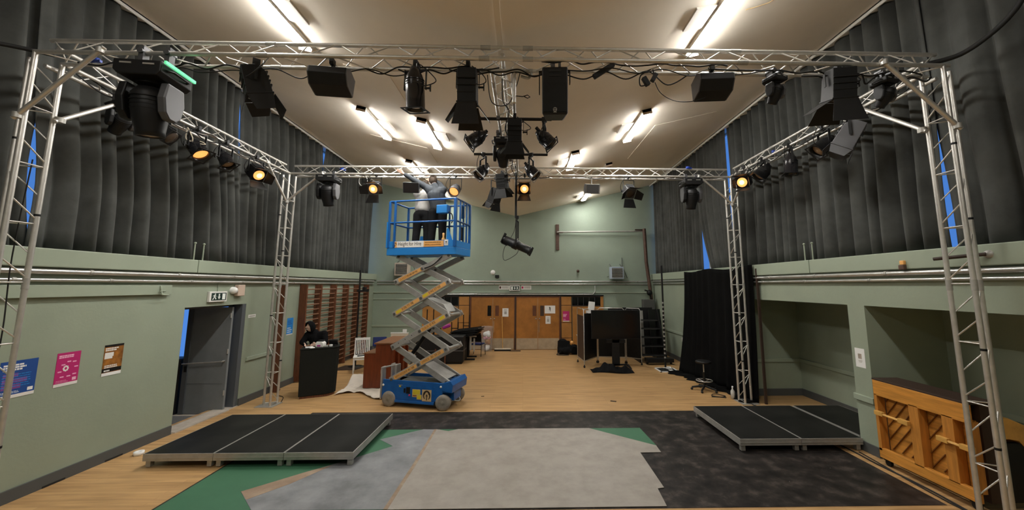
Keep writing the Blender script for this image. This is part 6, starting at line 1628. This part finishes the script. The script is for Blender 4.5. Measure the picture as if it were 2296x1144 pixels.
for x in (-0.45, 0.35):
    b = MB(); b.ball((x, 0, 0.04), 0.04, 10); b.build('castor', 'rubber', t)
t = thing('backpack', 'black backpack slumped on the floor by the right rear door', 'bag', (1.62, 15.2, 0))
b = MB(); b.cbox((-0.05, 0.05, 0.25), (0.42, 0.3, 0.46), Euler((-0.25, 0.12, 0.2)).to_matrix()); b.ball((-0.08, 0.1, 0.46), 0.14, 12, (1.2, 0.8, 0.7)); b.cbox((0.3, -0.1, 0.16), (0.36, 0.3, 0.28), Euler((0.1, 0.35, 0.5)).to_matrix()); b.ball((0.05, -0.2, 0.15), 0.15, 12, (1.3, 0.7, 0.9)); b.ball((-0.2, -0.12, 0.13), 0.12, 10)
b.ball((0.36, 0.0, 0.28), 0.13, 10, (1.0, 0.9, 0.6)); b.build('body', 'backpack', t, remesh=0.022)
b = MB(); b.path(smooth_path([(-0.2, -0.2, 0.1), (-0.35, -0.3, 0.02), (-0.15, -0.4, 0.02), (0.1, -0.38, 0.02)]), 0.015); b.build('strap', 'rubber', t)
tag(MB().ball((1.86, 15.0, 0.45), 0.07, 10, (1, 0.8, 0.9)).build('orange_pouch', 'orange'), 'small orange pouch on the black backpack', 'pouch')
t = thing('side_table', 'small pale topped table half hidden by the folding screen', 'table', (2.35, 14.9, 0))
MB().box(-0.3, 0.3, -0.25, 0.25, 0.70, 0.73).build('tabletop', 'cream', t)
for sx in (-0.26, 0.26):
    for sy in (-0.2, 0.2): MB().box(sx - 0.015, sx + 0.015, sy - 0.015, sy + 0.015, 0, 0.70).build('leg', 'black', t)
tag(MB().lathe([(0.035, 0.731), (0.035, 0.85), (0.015, 0.9), (0.015, 0.93), (0, 0.93)], 12, 'z', (2.15, 14.75, 0)).build('bottle', 'red'), 'red bottle on the small pale topped table', 'bottle')
tag(MB().lathe([(0.03, 0.731), (0.04, 0.84), (0.035, 0.84), (0.0, 0.74)], 12, 'z', (2.28, 14.72, 0)).build('cup', 'paper'), 'white cup on the small pale topped table', 'cup')
tag(MB().ball((2.32, 14.95, 0.86), 0.13, 12, (1.2, 0.8, 1)).build('bag', 'backpack', remesh=0.03), 'dark bag heaped on the small pale topped table', 'bag')
b = MB()
b.grid(lambda u, v: (2.12 + 0.32 * u + 0.04 * math.sin(u * 9 + v * 3), 14.62 - 0.05 * math.sin(u * 14) - 0.05 * v, 0.70 - 0.58 * v), 20, 12)
tag(b.build('coat', 'olive', solid=0.03), 'olive coat hanging from the edge of the small table', 'coat')

t = thing('stool', 'black round stool with chrome foot ring before the black drape', 'stool', (4.55, 9.9, 0))
b = MB(); b.lathe([(0.0, 0.67), (0.17, 0.67), (0.19, 0.69), (0.19, 0.715), (0.16, 0.73), (0.0, 0.73)], 24); b.build('seat', 'black_plastic', t)
b = MB(); b.tube((0, 0, 0.1), (0, 0, 0.45), 0.03); b.build('column', 'black', t); b = MB(); b.tube((0, 0, 0.45), (0, 0, 0.67), 0.016); b.build('gas_lift', 'pipe', t)
b = MB(); b.path([(0.19 * math.cos(a * PI / 14), 0.19 * math.sin(a * PI / 14), 0.25) for a in range(28)], 0.011, 8, True)
for a in (0.5, 2.1, 3.7, 5.3): b.tube((0.03 * math.cos(a), 0.03 * math.sin(a), 0.22), (0.19 * math.cos(a), 0.19 * math.sin(a), 0.25), 0.008)
b.build('foot_ring', 'pipe', t)
for k in range(5):
    a = 0.3 + k * 2 * PI / 5; b = MB(); b.tube((0, 0, 0.12), (0.3 * math.cos(a), 0.3 * math.sin(a), 0.07), 0.028, 0.022); b.build('leg', 'black', t)
    b = MB(); b.ball((0.3 * math.cos(a), 0.3 * math.sin(a), 0.032), 0.032, 10); b.build('castor', 'rubber', t)
t = thing('spray_bottle', 'pale plastic bottle at the foot of the far right tower', 'bottle', (4.88, 9.2, 0))
b = MB(); b.lathe([(0.0, 0), (0.045, 0.0), (0.045, 0.17), (0.016, 0.22), (0.016, 0.25)], 16); b.build('bottle', 'bottle', t); b = MB(); b.lathe([(0.018, 0.25), (0.018, 0.28), (0, 0.28)], 12); b.build('cap', 'paper', t)
cable('tangled black lead on the floor left of the pale bottle', [(4.45, 9.35, 0.01), (4.65, 9.3, 0.015), (4.8, 9.4, 0.01), (4.6, 9.5, 0.03), (4.5, 9.42, 0.01), (4.75, 9.25, 0.012)], 0.009)
tag(MB().cbox((2.05, 9.05, 0.006), (0.13, 0.05, 0.01), Euler((0, 0, -0.4)).to_matrix()).build('wood_chip', 'brown_leather'), 'dark scrap lying on the bare wooden floor right of centre', 'scrap')
tag(MB().cbox((-0.95, 9.5, 0.004), (0.07, 0.03, 0.006), Euler((0, 0, 0.2)).to_matrix()).build('wood_chip', 'brown_leather'), 'small dark scrap on the wooden floor right of the lift', 'scrap')
cable('black cable along the floor by the right wall, past the pine piano back', [(5.02, 8.9, 0.01), (5.2, 7.9, 0.01), (5.22, 6.4, 0.01), (5.2, 5.9, 0.012), (5.22, 5.2, 0.01), (5.15, 4.5, 0.01), (5.1, 4.3, 0.01)], 0.011)
cable('second floor cable close to the mat edge by the pine piano back', [(5.3, 6.3, 0.01), (5.25, 5.85, 0.01), (5.17, 5.2, 0.012), (5.16, 4.7, 0.01), (5.3, 4.5, 0.01)], 0.008)
cable('black lead from the foot of the far left tower to the wall', [(-5.4, 9.1, 0.01), (-5.6, 9.5, 0.01), (-5.85, 9.7, 0.01), (-6.1, 10.2, 0.01)], 0.008)

tag(MB().lathe([(0.03, 0.001), (0.065, 0.001), (0.065, 0.05), (0.03, 0.05), (0.03, 0.001)], 20, 'z', (-5.93, 6.45, 0)).build('tape_roll', 'paper'), 'white roll of tape on the floor between the left wall and the left platform', 'tape')

# pine-backed upright piano turned away from the hall
t = thing('upright_piano', 'orange pine backed upright piano in the near right alcove, back to the room', 'piano', (5.28, 4.66, 0))
W_ = 1.25
b = MB(); b.box(0.0, 0.05, 0.0, W_, 0.98, 1.20); b.build('top_rail', 'pine', t, bevel=0.006)
b = MB(); b.box(0.0, 0.06, 0.0, W_, 0.10, 0.24); b.build('bottom_rail', 'pine', t, bevel=0.006)
for y in (0.0, W_ - 0.05): MB().box(0.0, 0.12, y, y + 0.05, 0.2, 1.0).build('stile', 'pine_v', t, bevel=0.004)
for y in (0.18, 0.60): MB().box(0.0, 0.12, y, y + 0.13, 0.22, 1.0).build('post', 'pine_v', t, bevel=0.004)
MB().box(0.13, 0.15, 0.05, W_ - 0.05, 0.2, 1.0).build('soundboard', 'pine', t)
b = MB()
c0, s0_ = math.cos(0.86), math.sin(0.86)
def in_bay(y, z): return z > 0.24 and z < 0.97 and 0.06 < y < W_ - 0.06
for k in range(-14, 16):
    o_ = k * 0.14                                        # diagonal ribs, rising toward the near end
    pts = []
    for q in range(200):
        y = W_ - 0.05 - q * 0.006 * c0; z = 0.2 + o_ * 1.25 - 0.9 + q * 0.006 * s0_ * 1.1
        if in_bay(y, z): pts.append((y, z))
    if len(pts) > 8:
        (ya, za), (yb_, zb_) = pts[0], pts[-1]
        b.cbox((0.118, (ya + yb_) / 2, (za + zb_) / 2), (0.016, math.hypot(yb_ - ya, zb_ - za), 0.009), Euler((math.atan2(zb_ - za, yb_ - ya), 0, 0)).to_matrix())
b.build('rib', 'groove', t)
for y0, z0, hl in ((0.72, 0.74, 0.5), (-0.04, 0.70, 0.40)):
    b = MB(); b.tube((-0.03, y0 + (0.0 if y0 < 0 else 0.02), z0), (-0.03, y0 + hl - 0.02, z0), 0.016)
    b.box(-0.05, 0.0, y0 + hl - 0.13, y0 + hl, z0 - 0.03, z0 + 0.03); b.box(-0.05, 0.0, y0 + 0.0, y0 + 0.14, z0 - 0.03, z0 + 0.03); b.build('carrying_handle', 'pine_pale', t, bevel=0.005)
MB().box(0.15, 0.36, 0.0, W_, 0.1, 1.19).build('case', 'brown_leather', t)
MB().box(0.0, 0.40, -0.01, W_ + 0.01, 1.20, 1.225).build('lid', 'brown_leather', t, bevel=0.004)
b = MB(); b.prism([(0.36, 1.04), (0.50, 1.04), (0.82, 0.90), (0.84, 0.66), (0.70, 0.66), (0.60, 0.78), (0.48, 0.80), (0.36, 0.80)], W_ - 0.02, 'y', 0.01); b.build('keyboard_shelf', 'pine_pale', t, bevel=0.008)
for y in (0.08, W_ - 0.08):
    b = MB(); b.lathe([(0.045, -0.02), (0.045, 0.02)], 14, 'x', (0.06, y, 0.047)); b.box(0.03, 0.09, y - 0.05, y + 0.05, 0.07, 0.1); b.build('castor', 'black', t)
MB().box(0.36, 0.8, 0.02, 0.08, 0.1, 0.75).build('cheek', 'black', t)
